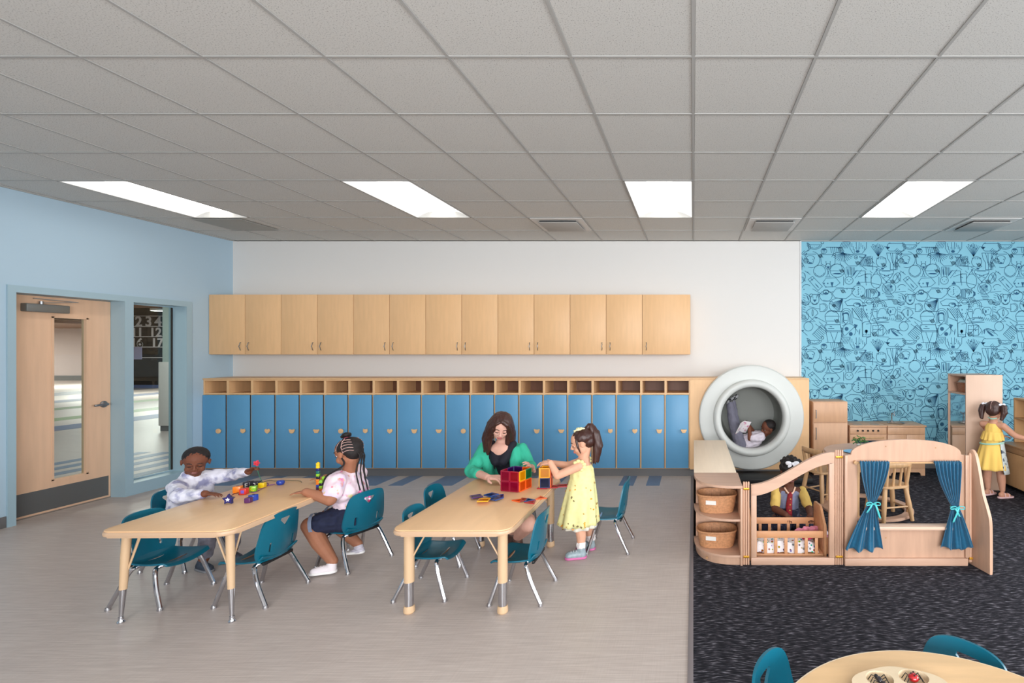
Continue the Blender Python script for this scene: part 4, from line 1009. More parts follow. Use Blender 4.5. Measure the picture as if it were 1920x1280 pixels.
for x in (sx0+.12, sx1-.12):
    for y in (6.46, 6.65): MB().lathe([(0, 0), (.06, 0), (.06, .002), (0, .003)], (x, y, sz), 24).build('burner', mat('burner_grey', (170, 150, 132), .5), t, world=True)
t = empty('play_sink', (2.62, 6.55, CZ)); tag(t, 'wooden play sink cabinet with a silver tap', 'play sink')
kx0, kx1 = 2.39, 2.86
MB().box(kx0, kx1, sy+.02, 6.755, .09, sz-.02).build('body', KW, t, world=True)
MB().box(kx0, kx1+.01, sy-.01, 6.76, sz-.02, sz, .004).build('counter', KW, t, world=True)
feet(t, kx0, kx1)
MB().box(kx0+.005, kx1-.005, sy, sy+.019, sz-.11, sz-.024, .002).build('drawer_front', KW, t, world=True)
for a, b_ in ((kx0+.005, (kx0+kx1)/2-.002), ((kx0+kx1)/2+.002, kx1-.005)): 
    d = MB().box(a, b_, sy, sy+.019, .10, sz-.115, .002).build('door', KW, t, world=True)
MB().lathe([(.10, .0), (.105, .004), (.095, .004), (.09, -.005), (.0, -.006)], (2.57, 6.55, sz+.004), 28).build('basin', STEEL, t, world=True)
g = MB(); g.tube(bez([(2.56, 6.66, sz), (2.56, 6.66, sz+.09), (2.56, 6.64, sz+.125), (2.56, 6.59, sz+.12), (2.56, 6.575, sz+.09)]), .009, 10); g.cyl((2.56, 6.66, sz), (2.56, 6.66, sz+.02), .02, n=14); g.tube([(2.56, 6.66, sz+.10), (2.60, 6.66, sz+.135)], .006, 8)
g.build('tap', CHROME, t, world=True)
# ---- tall dress-up unit, turned sideways
t = empty('wardrobe', (3.21, 5.9, CZ)); tag(t, 'tall birch wardrobe with an open cubby and mirror front facing the left', 'wardrobe')
wx0, wx1, wy0, wy1, wz = 3.01, 3.415, 5.70, 6.108, 1.277
MB().box(wx0, wx1, wy0, wy0+.018, CZ, wz, .002).build('side_panel', wood('wardrobe_side', (200, 168, 146), .04, .5, (6, 6, .8), 3), t, world=True)
MB().box(wx0, wx1, wy1-.018, wy1, CZ, wz, .002).build('side_panel', BIRCH, t, world=True)
for z in (CZ+.05, 1.055, wz-.018): MB().box(wx0, wx1-.01, wy0+.018, wy1-.018, z, z+.018).build('shelf', BIRCH, t, world=True)
MB().box(wx1-.012, wx1, wy0+.018, wy1-.018, CZ, wz).build('back_panel', BIRCH, t, world=True)
MB().box(wx0+.012, wx0+.018, wy0+.02, wy1-.02, .08, 1.052).build('mirror', mat('mirror', (214, 218, 222), .06, 1), t, world=True)
b3 = basket('wicker_basket', 3.17, 5.905, 1.0735, .13, .14, .10, 'dark wicker basket with books in the top cubby of the wardrobe', WICK2)
for k in range(3):
    tag(MB().box(-.07, .07, -.09, .09, 0, .012, .002).build('picture_book', mat('book_cover_%d' % k, [(206, 206, 196), (226, 222, 214), (150, 170, 160)][k], .6), None), ['grey picture book at the bottom of the pile in the wardrobe basket', 'white picture book in the middle of the wardrobe basket pile', 'sage picture book on top of the wardrobe basket pile'][k], 'book', 'books in the wardrobe basket').location = (3.14+.01*k, 5.905, 1.179+.0125*k)
# ---- right-hand play hutch
t = empty('play_hutch', (3.7, 5.3, CZ)); tag(t, 'wooden play kitchen hutch at the right edge with a shelf above its counter', 'play hutch')
hx0, hx1, hy0, hy1 = 3.50, 3.90, 4.55, 5.90
HWD = wood('hutch_wood', (200, 158, 112), .08, .45, (6, 6, .8), 4)
MB().box(hx0+.02, hx1, hy0, hy1, .05, .49).build('body', HWD, t, world=True)
MB().box(hx0+.06, hx1, hy0, hy1, CZ, .05).build('plinth', BLACK, t, world=True)
MB().box(hx0-.01, hx1, hy0, hy1, .49, .51, .003).build('counter', HWD, t, world=True)
for k in range(3):
    y0_ = hy0+.01+k*.445; d = MB().box(hx0, hx0+.019, y0_, y0_+.438, .06, .42, .002).build('door', HWD, t, world=True)
    MB().tube([(hx0, y0_+.40, .38), (hx0-.02, y0_+.40, .375), (hx0-.02, y0_+.40, .31), (hx0, y0_+.40, .305)], .004, 8).build('handle', BLACK, d, world=True)
MB().box(hx0, hx0+.019, hy0+.01, hy1-.01, .425, .487, .002).build('drawer_front', HWD, t, world=True)
MB().box(hx1-.015, hx1, hy0, hy1, .51, 1.01).build('back_panel', HWD, t, world=True)
MB().box(hx0+.16, hx1-.015, hy1-.018, hy1, .51, 1.01).build('side_panel', HWD, t, world=True)
MB().box(hx0+.16, hx1-.015, hy0, hy1-.018, .992, 1.01).build('top_board', HWD, t, world=True)
MB().box(hx0+.16, hx1-.015, hy0, hy1-.018, .775, .79).build('shelf', HWD, t, world=True)
MB().box(hx0+.16, hx1-.015, 5.25, 5.268, .79, .992).build('divider', HWD, t, world=True)
def lathe_thing(name, prof, loc, m, label, cat, group=None, n=24):
    t = MB().lathe(prof, n=n).build(name, m); t.location = loc; tag(t, label, cat, group); return t
lathe_thing('wooden_cup', [(0, 0), (.022, 0), (.026, .05), (.023, .05), (.02, .006), (0, .006)], (3.74, 5.62, .7905), PLY, 'pale wooden cup on the shelf of the play hutch', 'cup')
lathe_thing('wooden_cup', [(0, 0), (.022, 0), (.026, .04), (.023, .04), (.02, .006), (0, .006)], (3.76, 5.54, .7905), PLY, 'shorter pale wooden cup on the hutch shelf', 'cup')
lathe_thing('play_bowl', [(0, 0), (.05, 0), (.10, .035), (.097, .038), (.048, .006), (0, .006)], (3.64, 5.30, .5105), mat('navy_bowl', (24, 50, 92), .4), 'dark blue play bowl on the hutch counter', 'bowl')
lathe_thing('play_plate', [(0, 0), (.05, 0), (.085, .01), (.083, .013), (.048, .005), (0, .005)], (3.60, 5.08, .5105), mat('mint_plate', (150, 206, 190), .4), 'mint green play plate on the hutch counter', 'plate')

# ---- round play table with hoop foot, two spindle chairs
t = empty('play_table', (1.70, 5.08, CZ)); tag(t, 'round birch play table on a wooden floor hoop, behind the arched divider', 'table')
MB().lathe([(0, .54), (.40, .54), (.405, .545), (.405, .558), (.40, .562), (0, .562)], n=64).build('tabletop', BIRCH_X, t)
MB().lathe([(.35, 0), (.435, 0), (.435, .018), (.43, .022), (.355, .022), (.35, .018)], n=64, close=True).build('floor_hoop', BIRCH_X, t)
for a in (60, 150, 240, 330):
    x, y = .385*math.cos(R(a)), .385*math.sin(R(a)); MB().tube([(x, y, .022), (x*.93, y*.93, .54)], .019, 14).build('leg', BEECH, t)
DT = mat('teal_carpet', (38, 70, 84), .9, noise=(90, .4, (1, 1, 1)))
def spindle_chair(x, y, rz, label):
    t = empty('spindle_chair', (x, y, CZ), rz); tag(t, label, 'chair', 'wooden spindle-back play chairs')
    MB().prism(rrect(-.15, .15, -.14, .14, .07, 8), .30, .322, 'z', .006).build('seat', BEECH, t)
    for sx_ in (-1, 1):
        for sy_ in (-1, 1):
            MB().tube([(sx_*.15, sy_*.14, 0), (sx_*.13, sy_*.12, .15), (sx_*.105, sy_*.10, .30)], [.018, .024, .020], 12).build('leg', BEECH, t)
        MB().tube([(sx_*.142, -.13, .10), (sx_*.142, .13, .10)], .008, 8).build('stretcher', BEECH, t)
    MB().tube([(-.135, -.125, .13), (.135, -.125, .13)], .008, 8).build('stretcher', BEECH, t)
    for k in range(4):
        x_ = -.105+.07*k; MB().tube([(x_, -.115, .322), (x_*1.08, -.145, .50)], .012 if k in (1, 2) else .017, 10).build('spindle', BEECH, t)
    g = MB(); g.grid(lambda u, v: V(((u-.5)*.29, -.15+.02*(2*(u-.5))**2-.0, .49+.055*v)), 12, 3); o = g.build('top_rail', BEECH, t); o.modifiers.new('s', 'SOLIDIFY').thickness = .018; o.modifiers['s'].offset = 0; bake(o)
spindle_chair(1.81, 4.79, R(15), 'wooden spindle-back chair seen through the curtained window')
spindle_chair(1.33, 5.35, R(-60), 'wooden spindle-back chair left of the round play table')
# plant and plate on the play table
pt = empty('potted_herb', (1.66, 5.13, .5665)); tag(pt, 'small leafy green herb in a white pot on the round play table', 'plant')
MB().lathe([(0, 0), (.028, 0), (.036, .05), (.033, .05), (.03, .045), (0, .044)], n=20).build('pot', WHITEP, pt)
LF = mat('leaf_green', (74, 128, 52), .5, noise=(40, .4, (1, 1, 1)))
for k in range(46):
    a = random.uniform(0, 6.28); e = random.uniform(.1, 1.4); r_ = random.uniform(.035, .075); c_ = V((r_*math.cos(a)*math.cos(e)*1.3, r_*math.sin(a)*math.cos(e)*1.3, .06+r_*math.sin(e)))
    q = Matrix.Rotation(a, 3, 'Z') @ Matrix.Rotation(random.uniform(-.8, .8), 3, 'Y'); g = MB(); g.sphere((0, 0, 0), (.016, .010, .0025), 8)
    o = g.build('leaf', LF, pt); o.location = c_; o.rotation_euler = q.to_euler()
MB().tube([(0, 0, .04), (.004, .002, .09)], .002, 6).build('stem', LF, pt)
lathe_thing('play_plate', [(0, 0), (.06, 0), (.09, .008), (.088, .011), (.058, .004), (0, .004)], (1.545, 5.0, .5665), mat('sky_plate', (120, 180, 220), .4), 'sky blue play plate on the round play table', 'plate')
# ================================================================ TOYS ON THE TABLES
def ontop(px, py, z):      # point of the horizontal plane z seen at px, py
    y = (EYE-z)*968/(py-655); return V(((px-1300)/968*y, y, z))
def clear(name, col):
    m = glass(name, tuple(min(255, int(c*.8+60)) for c in col), rough=.08); nt = m.node_tree
    mx = [n for n in nt.nodes if n.type == 'MIX_SHADER'][0]; tr_ = [n for n in nt.nodes if n.type == 'BSDF_TRANSPARENT'][0]
    tr_.inputs[0].default_value = rgb(*[min(255, int(c*.85+38)) for c in col])
    tl = nt.nodes.new('ShaderNodeBsdfTranslucent'); tl.inputs[0].default_value = rgb(*col); df = nt.nodes.new('ShaderNodeBsdfDiffuse'); df.inputs[0].default_value = rgb(*col)
    m1 = nt.nodes.new('ShaderNodeMixShader'); m2 = nt.nodes.new('ShaderNodeMixShader'); m2.inputs[0].default_value = .5
    nt.links.new(tl.outputs[0], m1.inputs[1]); nt.links.new(df.outputs[0], m1.inputs[2]); nt.links.new(tr_.outputs[0], m2.inputs[1]); nt.links.new(m1.outputs[0], m2.inputs[2])
    nt.links.new(m2.outputs[0], mx.inputs[1]); return m
CM = {k: clear('clear_'+k, c) for k, c in dict(red=(205, 20, 50), magenta=(190, 16, 70), orange=(246, 112, 30), yellow=(250, 190, 20), green=(20, 150, 90), blue=(20, 80, 150), purple=(84, 40, 120), navy=(10, 40, 96)).items()}
FM = {k: mat('frame_'+k, c, .3, coat=.4) for k, c in dict(red=(170, 14, 40), magenta=(150, 10, 50), orange=(236, 96, 30), yellow=(238, 170, 24), green=(16, 130, 80), blue=(18, 70, 140), purple=(70, 36, 104), navy=(8, 34, 84)).items()}
TS = .075
def tri_pts(s): return [(-s/2, -s/3), (s/2, -s/3), (0, s*.55)]
def mag_tile(M, col, label, group, shape='sq', s=TS):
    t = empty('magnetic_tile'); t.matrix_world = M; t.location = M.to_translation(); t.rotation_euler = M.to_euler(); tag(t, label, 'building tile', group)
    if shape == 'sq':
        o_ = rrect(-s/2+.0005, s/2-.0005, -s/2+.0005, s/2-.0005, .004, 2); i_ = rrect(-s/2+.007, s/2-.007, -s/2+.007, s/2-.007, .003, 2)
    else:
        o_ = tri_pts(s); i_ = [(x*.62, y*.62) for x, y in o_]
    bm = plate(o_, [i_], .006); bmesh.ops.recalc_face_normals(bm, faces=bm.faces[:]); me = bpy.data.meshes.new('frame'); bm.to_mesh(me); bm.free(); me.transform(Matrix.Translation((0, -.003, 0)))
    link('frame', me, FM[col], t)
    g = MB(); g.prism(i_, -.0015, .0015, 'y'); g.build('pane', CM[col], t)
    return t
Z2t = Z2+.0005
# 2 x 2 box of tiles
a0 = ontop(939, 920, Z2t); a1 = ontop(973, 923, Z2t)
dx = (a1-a0).normalized(); dy = V((-dx.y, dx.x, 0)); cor = a1-dx*2*TS
def wallM(o, d, i, j): 
    c_ = o+d*((i+.5)*TS)+V((0, 0, (j+.5)*TS+.001)); ang = math.atan2(d.y, d.x); return Matrix.Translation(c_) @ Matrix.Rotation(ang, 4, 'Z')
faces = [('front face', cor, dx, {(0, 0): 'magenta', (1, 0): 'magenta', (0, 1): 'magenta', (1, 1): 'red'}),
         ('right face', cor+dx*2*TS, dy, {(0, 0): 'orange', (1, 0): 'orange', (0, 1): 'yellow', (1, 1): 'green'}),
         ('back face', cor+dy*2*TS, dx, {(0, 0): 'red', (1, 0): 'orange', (0, 1): 'purple', (1, 1): 'orange'}),
         ('left face', cor, dy, {(0, 0): 'magenta', (1, 0): 'red', (0, 1): 'magenta', (1, 1): 'purple'})]
sgn = {0: dy*-.0035, 1: dx*.0035, 2: dy*.0035, 3: dx*-.0035}
for k, (fn, o_, d, cs) in enumerate(faces):
    for (i, j), c_ in cs.items():
        mag_tile(wallM(o_+sgn[k], d, i, j), c_, f'translucent {c_} magnetic tile, {"upper" if j else "lower"} {"right" if i else "left"} of the {fn} of the red box', 'magnetic tiles of the red box')
# tower in front of the girl
b0 = ontop(1012, 915, Z2t+.007); ux = V((1, .10, 0)).normalized(); uy = V((-.10, 1, 0)).normalized()
for k in range(3):
    p = b0+ux*(.0375+(-.02, .055, .12)[k])+uy*(.0375+(.0, .012, .035)[k]); p.z = Z2t+.0035
    mag_tile(Matrix.Translation(p) @ Matrix.Rotation(R((0, 6, 12)[k]), 4, 'Z') @ Matrix.Rotation(R(90), 4, 'X'), 'red', ['translucent red magnetic tile lying flat under the left of the yellow tower', 'translucent red magnetic tile lying flat under the middle of the yellow tower', 'translucent red magnetic tile lying flat right of the yellow tower'][k], 'flat red tiles under the tower')
for k, (fn, o_, d) in enumerate([('front', b0, ux), ('right', b0+ux*TS, uy), ('back', b0+uy*TS, ux), ('left', b0, uy)]):
    for j in range(2):
        c_ = 'blue' if (k == 0 and j == 0) else ('yellow' if k != 1 else 'orange')
        c_ = 'navy' if c_ == 'blue' else c_
        off = [uy*-.0035, ux*.0035, uy*.0035, ux*-.0035][k]
        mag_tile(wallM(o_+off, d, 0, j), c_, f'translucent {c_} magnetic tile, {"upper" if j else "lower"} {fn} side of the small tower', 'magnetic tiles of the small tower')
def flat(px, py, rz, col, lv, label, shape='sq', s=TS, tilt=0):
    p = ontop(px, py, Z2t+.0036+.0068*lv)
    return mag_tile(Matrix.Translation(p) @ Matrix.Rotation(R(rz), 4, 'Z') @ Matrix.Rotation(R(90+tilt), 4, 'X'), col, label, 'loose magnetic tiles on the table', shape, s)
for k in range(4): flat(907, 937, 8, ['red', 'orange', 'yellow', 'yellow'][k], k, f'translucent {["red", "orange", "yellow", "yellow"][k]} tile, {["lowest", "second", "third", "top"][k]} of the small yellow stack')
for k in range(4): flat(899, 934.5-.5*k, 52, 'purple', k, f'translucent purple tile, {["lowest", "second", "third", "top"][k]} of the stack left of the yellow one') if False else None
for k in range(3): flat(893, 930, 35, 'purple', k, f'translucent purple tile, {["lowest", "middle", "top"][k]} of the purple stack on the table')
for k, (px, py, rz) in enumerate(((934, 930, 20), (930, 934, 62), (921, 927, -30))): flat(px, py, rz, 'blue', k, f'translucent blue tile beside the small stacks, {["lowest", "middle", "top"][k]} of three')
for k, (px, py, rz, c_) in enumerate(((972, 938, 30, 'orange'), (984, 936, 100, 'magenta'), (992, 937, 210, 'blue'), (997, 941, 160, 'red'), (1014, 933, 200, 'orange'))):
    flat(px, py, rz, c_, 0 if k in (0, 4) else k, ['orange triangular tile at the left of the loose triangles', 'magenta triangular tile overlapping the orange one', 'blue triangular tile among the loose triangles', 'red triangular tile at the right of the overlapping triangles', 'orange triangular tile lying alone near the table edge'][k], 'tri', .08)
# ---- table 1
Z1t = Z1+.0005
PM = {k: mat('toy_'+k, c, .35, coat=.3) for k, c in dict(orange=(240, 130, 24), red=(214, 44, 36), black=(24, 24, 40), green=(130, 196, 30), yellow=(244, 204, 20), blue=(30, 64, 166), purple=(86, 36, 92), navy=(32, 30, 104), violet=(120, 90, 190), pink=(232, 60, 84), lime=(150, 206, 50), teal=(20, 110, 100), white=(236, 236, 236)).items()}
def block(px, py, s, rz, c_, label, marks=None, lv=0, group='lacing blocks on the table'):
    p = ontop(px, py, Z1t); t = empty('lacing_block', p+V((0, 0, lv)), R(rz)); tag(t, label, 'toy block', group)
    MB().box(-s/2, s/2, -s/2, s/2, 0, s, s*.1).build('body', PM[c_], t)
    MB().lathe([(s*.12, s*.995), (s*.2, s*.995), (s*.2, s*1.03), (s*.12, s*1.03)], n=14, close=True).build('hole_ring', PM['black'], t)
    if marks:
        for (kind, col) in marks:
            if kind == 'sq': MB().box(-s*.25, s*.25, -s/2-.001, -s/2+.001, s*.22, s*.75, .0005).build('printed_square', PM[col], t)
            elif kind == 'sqr': MB().box(s/2-.001, s/2+.001, -s*.2, s*.2, s*.25, s*.75, .0005).build('printed_square', PM[col], t)
            else:
                cu = bpy.data.curves.new('t', 'FONT'); cu.body = kind; cu.size = s*.9; cu.extrude = .0006; cu.align_x = 'CENTER'; o = bpy.data.objects.new('t', cu); COL.objects.link(o)
                me = bpy.data.meshes.new_from_object(o.evaluated_get(bpy.context.evaluated_depsgraph_get())); bpy.data.objects.remove(o)
                me.transform(Matrix.Translation((0, -s/2-.0008, s*.2)) @ Matrix.Rotation(R(90), 4, 'X')); link('printed_mark', me, PM[col], t)
    return t
block(446, 923, .046, 20, 'orange', 'orange lacing block beside the red one')
block(458, 926, .042, 12, 'red', 'red lacing block with a violet square', [('sq', 'violet')])
block(466, 915, .050, 8, 'black', 'black lacing block, left of two with white marks', [('E', 'white')])
block(481, 913, .044, 8, 'black', 'black lacing block behind the green one', [('2', 'white')])
block(475, 921, .040, 25, 'green', 'lime green lacing block with a letter C', [('C', 'yellow')])
block(492, 914, .038, 10, 'yellow', 'yellow lacing block right of the black ones')
block(466, 942, .034, 10, 'purple', 'dark purple lacing block by the blue one', group='small blocks near the star')
block(475, 938, .040, -12, 'blue', 'royal blue lacing block by the purple one', group='small blocks near the star')
p = ontop(526, 908, Z1t); bd = MB().lathe([(.006, 0), (.02, 0), (.026, .01), (.026, .022), (.02, .031), (.006, .031)], n=20, close=True).build('lacing_bead', PM['blue']); bd.location = p; tag(bd, 'blue round bead on the purple string', 'bead')
p = ontop(429, 944, Z1t); st = empty('star_block', p, R(15)); tag(st, 'dark blue star-shaped bead with a white star, in front of the boy', 'bead')
def star(r, q=.48): return [((r if k % 2 == 0 else r*q)*math.sin(math.pi*k/5), (r if k % 2 == 0 else r*q)*math.cos(math.pi*k/5)) for k in range(10)]
MB().prism([(a, b_+.029) for a, b_ in star(.035)], -.012, .012, 'y', .002).build('body', PM['navy'], st)
MB().prism([(a, b_+.029) for a, b_ in star(.014)], -.0135, -.0115, 'y').build('printed_star', PM['white'], st)
def string(pts, m, label):
    o = MB().tube(bez(pts, 6), .0022, 6).build('lacing_string', m, world=True); tag(o, label, 'string')
zz = Z1t+.003
def s_(px, py, dz=0): q = ontop(px, py, Z1t); return V((q.x, q.y, zz+dz))
string([s_(432, 930), s_(440, 926), s_(450, 924), s_(447, 928)], mat('plum_string', (110, 40, 70), .6), 'plum string end between the star and the orange block')
string([s_(468, 922), s_(478, 923), s_(490, 917), s_(500, 912), s_(503, 907), s_(497, 906), s_(492, 911), s_(505, 910), s_(516, 908)], mat('purple_string', (120, 50, 150), .6), 'looped purple string between the blocks and the blue bead')
string([s_(494, 904), s_(505, 901), s_(516, 902), s_(526, 901), s_(545, 901), s_(562, 902), s_(566, 905)], mat('olive_string', (110, 104, 80), .6), 'olive string running from the blue bead across the table')
# flower bead held by the boy, on a green string
fp = at(481, 868, 3.86); fb = empty('flower_bead', fp); tag(fb, 'coral red flower bead in the lifted hand of the boy', 'bead')
MB().prism([((.016+.006*math.cos(5*a))*math.cos(a), (.016+.006*math.cos(5*a))*math.sin(a)) for a in [2*math.pi*k/40 for k in range(40)]], -.01, .01, 'y', .003).build('petals', PM['pink'], fb)
MB().sphere((0, -.008, 0), (.008, .006, .008)).build('centre', PM['red'], fb)
string([fp+V((.004, 0, -.02)), at(484, 885, 3.86), at(489, 898, 3.9), s_(495, 908)], mat('green_string', (60, 130, 100), .6), 'green string hanging from the coral flower bead')
# snap cubes
cubes = [(600.0, 0, ['purple', 'blue', 'orange', 'orange', 'black', 'green', 'teal', 'navy', 'yellow', 'yellow', 'navy'])]
def cube(px, py, lv, c_, label, s=.0195, dx_=0, dy_=0):
    p = ontop(px, py, Z1t); t = empty('snap_cube', p+V((dx_, dy_, lv*s)), R(10)); tag(t, label, 'snap cube', 'stacked snap cubes by the girl')
    MB().box(-s/2, s/2, -s/2, s/2, 0, s-.0003, .0012).build('body', PM[c_], t); MB().cyl((0, 0, s-.0003), (0, 0, s+.0045), s*.27, n=10).build('stud', PM[c_], t)
nth = ['bottom', 'second', 'third', 'fourth', 'fifth', 'sixth', 'seventh', 'eighth', 'ninth', 'tenth']
for k, c_ in enumerate(['purple', 'blue', 'orange', 'orange', 'black', 'lime', 'teal', 'navy', 'yellow', 'yellow']): cube(596.5, 918, k, c_, f'{c_} snap cube, {nth[k]} of the tall left column')
for k, c_ in enumerate(['orange', 'lime', 'black', 'lime']): cube(602, 920.5, k, c_, f'{c_} snap cube, {nth[k]} of the middle column')
for k, c_ in enumerate(['red', 'lime', 'navy', 'lime', 'lime']): cube(607.5, 918.5, k, c_, f'{c_} snap cube, {nth[k]} of the right column')
# ================================================================ PEOPLE
def capsule(bm, p0, r0, p1, r1, n=12):
    p0, p1 = V(p0), V(p1); d = p1-p0; L_ = d.length
    if L_ < 1e-6: d = V((0, 0, 1)); L_ = 1e-6
    d = d.normalized(); a = V((0, 0, 1)) if abs(d.z) < .9 else V((1, 0, 0)); x = (a-d*a.dot(d)).normalized(); y = d.cross(x)
    rings = []; K = 4
    for k in range(K): t = R(90*(1-k/K)); rings.append((p0-d*r0*math.sin(t), r0*math.cos(t)))
    rings.append((p0, r0)); rings.append((p1, r1))
    for k in range(1, K): t = R(90*k/K); rings.append((p1+d*r1*math.sin(t), r1*math.cos(t)))
    a0 = bm.verts.new(p0-d*r0); a1 = bm.verts.new(p1+d*r1); prev = None
    for c, r_ in rings[1:]:
        cur = [bm.verts.new(c+(x*math.cos(2*math.pi*i/n)+y*math.sin(2*math.pi*i/n))*r_) for i in range(n)]
        if prev is None:
            for i in range(n): bm.faces.new((a0, cur[(i+1) % n], cur[i]))
        else:
            for i in range(n): bm.faces.new((prev[i], prev[(i+1) % n], cur[(i+1) % n], cur[i]))
        prev = cur
    for i in range(n): bm.faces.new((a1, prev[i], prev[(i+1) % n]))
def blob(name, m, prims, vox, parent, smooth=3, fold=None, cut=None):
    bm = bmesh.new()
    for p in prims:
        if p[0] == 'c': capsule(bm, p[1], p[2], p[3], p[4])
        else:
            g = bmesh.ops.create_icosphere(bm, subdivisions=3, radius=1); Mx = Matrix.Translation(p[1]) @ (p[3].to_4x4() if len(p) > 3 and p[3] else Matrix()) @ Matrix.Diagonal((*p[2], 1))
            for v in g['verts']: v.co = Mx @ v.co
    bmesh.ops.recalc_face_normals(bm, faces=bm.faces[:])
    me = bpy.data.meshes.new(name); bm.to_mesh(me); bm.free()
    o = bpy.data.objects.new('tmp', me); COL.objects.link(o)
    r = o.modifiers.new('r', 'REMESH'); r.mode = 'VOXEL'; r.voxel_size = vox
    if smooth: s_m = o.modifiers.new('s', 'SMOOTH'); s_m.factor = .5; s_m.iterations = smooth
    dg = bpy.context.evaluated_depsgraph_get(); me2 = bpy.data.meshes.new_from_object(o.evaluated_get(dg)); bpy.data.objects.remove(o)
    if fold or cut:
        bm = bmesh.new(); bm.from_mesh(me2)
        if cut:
            for co, no in cut: bmesh.ops.bisect_plane(bm, geom=bm.verts[:]+bm.edges[:]+bm.faces[:], plane_co=co, plane_no=no, clear_outer=True)
        if fold:
            bm.normal_update(); amp, sc, st = fold
            for v in bm.verts:
                q = V((v.co.x*st[0], v.co.y*st[1], v.co.z*st[2]))*sc; v.co += v.normal*(noise.noise(q)*amp)
        bm.to_mesh(me2); bm.free()
    for p in me2.polygons: p.use_smooth = True
    me2.name = name
    return link(name, me2, m, parent, world=True)
def chain(pts, rs): return [('c', pts[i], rs[i], pts[i+1], rs[i+1]) for i in range(len(pts)-1)]
def skin(name, col): return mat(name, col, .6, spec=.25, sss=.06, noise=(18, .06, (1, 1, 1)))
def hand(w_, d, nrm, L_, side=1, curl=.35, spread=.16):
    """palm + four fingers + thumb; w_ wrist, d pointing direction, nrm back-of-hand normal, side: thumb side (+1/-1 along d x nrm)"""
    w_, d, nrm = V(w_), V(d).normalized(), V(nrm); nrm = (nrm-d*nrm.dot(d)).normalized(); sdir = d.cross(nrm)*side
    out = []; pr = .058*L_
    for k in range(4):
        o = (1.5-k)*.105*L_; kn = w_+d*L_*.50+sdir*o; out.append(('c', w_+sdir*o*.55+d*.06*L_, pr*1.5, kn, pr*1.25))
        ln = L_*(.42, .49, .46, .36)[k]; dd = (d+sdir*(1.5-k)*spread).normalized(); p = kn; rr_ = pr*(.98, 1, .98, .85)[k]; ang = curl*.5
        for j, f in enumerate((.42, .32, .26)):
            v = dd*math.cos(ang)-nrm*math.sin(ang); q = p+v*ln*f; out.append(('c', p, rr_*(1-.1*j), q, rr_*(.9-.12*j))); p = q; ang += curl
    b_ = w_+d*L_*.16+sdir*.17*L_; m_ = b_+(d*.55+sdir*.75-nrm*.2).normalized()*L_*.20; e_ = m_+(d*.85+sdir*.35-nrm*.25).normalized()*L_*.20
    out += [('c', w_+d*.08*L_+sdir*.05*L_, pr*1.5, b_, pr*1.5), ('c', b_, pr*1.5, m_, pr*1.15), ('c', m_, pr*1.1, e_, pr*.8)]
    return out
class Head:
    def __init__(s, c, h, fwd, up=(0, 0, 1), w=1):
        s.c = V(c); s.h = h; f = V(fwd).normalized(); u = V(up); x = f.cross(u).normalized(); z = x.cross(f).normalized()
        s.M = Matrix((x, f, z)).transposed(); s.w = w
    def p(s, x, y, z): return s.c+s.M @ (V((x*s.w, y, z))*s.h)
    def e(s, x, y, z, rx, ry, rz): return ('e', s.p(x, y, z), (rx*s.h*s.w, ry*s.h, rz*s.h), s.M)
    def prims(s, child=True, ear=True):
        h = s.h; o = [s.e(0, -.10, .26, .74, .86, .72), s.e(0, .14, -.28, .56, .62, .60), s.e(0, .44, -.72, .20, .20, .18), s.e(0, .30, -.52, .40, .42, .34)]
        for q in (-1, 1):
            o.append(s.e(q*.32, .46, -.34, .24, .22, .26) if child else s.e(q*.32, .46, -.22, .20, .20, .22))
            if ear: o += [s.e(q*.75, -.02, -.06, .07, .17, .23), s.e(q*.79, -.06, .02, .05, .14, .13)]
            o.append(s.e(q*.11, .80, -.24, .085, .09, .07))
        o += [('c', s.p(-.28, .68, .16), .09*h, s.p(.28, .68, .16), .09*h), ('c', s.p(0, .70, .10), .065*h, s.p(0, .86, -.20), .095*h),
              ('c', s.p(-.13, .68, -.46), .075*h, s.p(.13, .68, -.46), .075*h)]
        return o
    def face(s, parent, skin_m, lipcol, brow, closed=.5, eye_w=.115):
        LIP = mat('lips_%d_%d_%d' % lipcol, lipcol, .45); h = s.h
        g = MB()
        for z, y, r_ in ((-.455, .765, .045), (-.53, .745, .052)):
            g.tube([s.p(-.19, y-.08, z+.01), s.p(-.10, y, z), s.p(0, y+.012, z-.004 if z < -.5 else z-.008), s.p(.10, y, z), s.p(.19, y-.08, z+.01)], [.012*h, r_*h, r_*h*1.05, r_*h, .012*h], 8)
        g.build('lips', LIP, parent, world=True)
        for q in (-1, 1):
            ez = -.005
            e_ = MB().sphere(s.p(q*.275, .600, ez), (.12*h, .085*h, eye_w*h), 14, s.M).build('eye', mat('eye_white', (226, 222, 218), .3), parent, world=True)
            MB().sphere(s.p(q*.275, .655, ez-.03), (.066*h, .045*h, .066*h), 12, s.M).build('iris', mat('iris_brown', (34, 20, 16), .15), e_, world=True)
            MB().sphere(s.p(q*.28, .618, ez+.075*(1-closed*.9)+.012), (.14*h, .105*h, .095*h), 12, s.M).build('eyelid', skin_m, parent, world=True)
            zl = ez+.03-.075*closed
            MB().tube([s.p(q*.14, .675, zl-.005), s.p(q*.22, .728, zl-.012), s.p(q*.32, .728, zl-.014), s.p(q*.42, .65, zl+.0)], [.010*h, .022*h, .024*h, .012*h], 6).build('eyelashes', mat('lash', (24, 16, 14), .6), parent, world=True)
            MB().tube([s.p(q*.13, .755, .20), s.p(q*.25, .775, .25), s.p(q*.36, .73, .245), s.p(q*.46, .62, .18)], [.018*h, .028*h, .024*h, .008*h], 6).build('eyebrow', brow, parent, world=True)
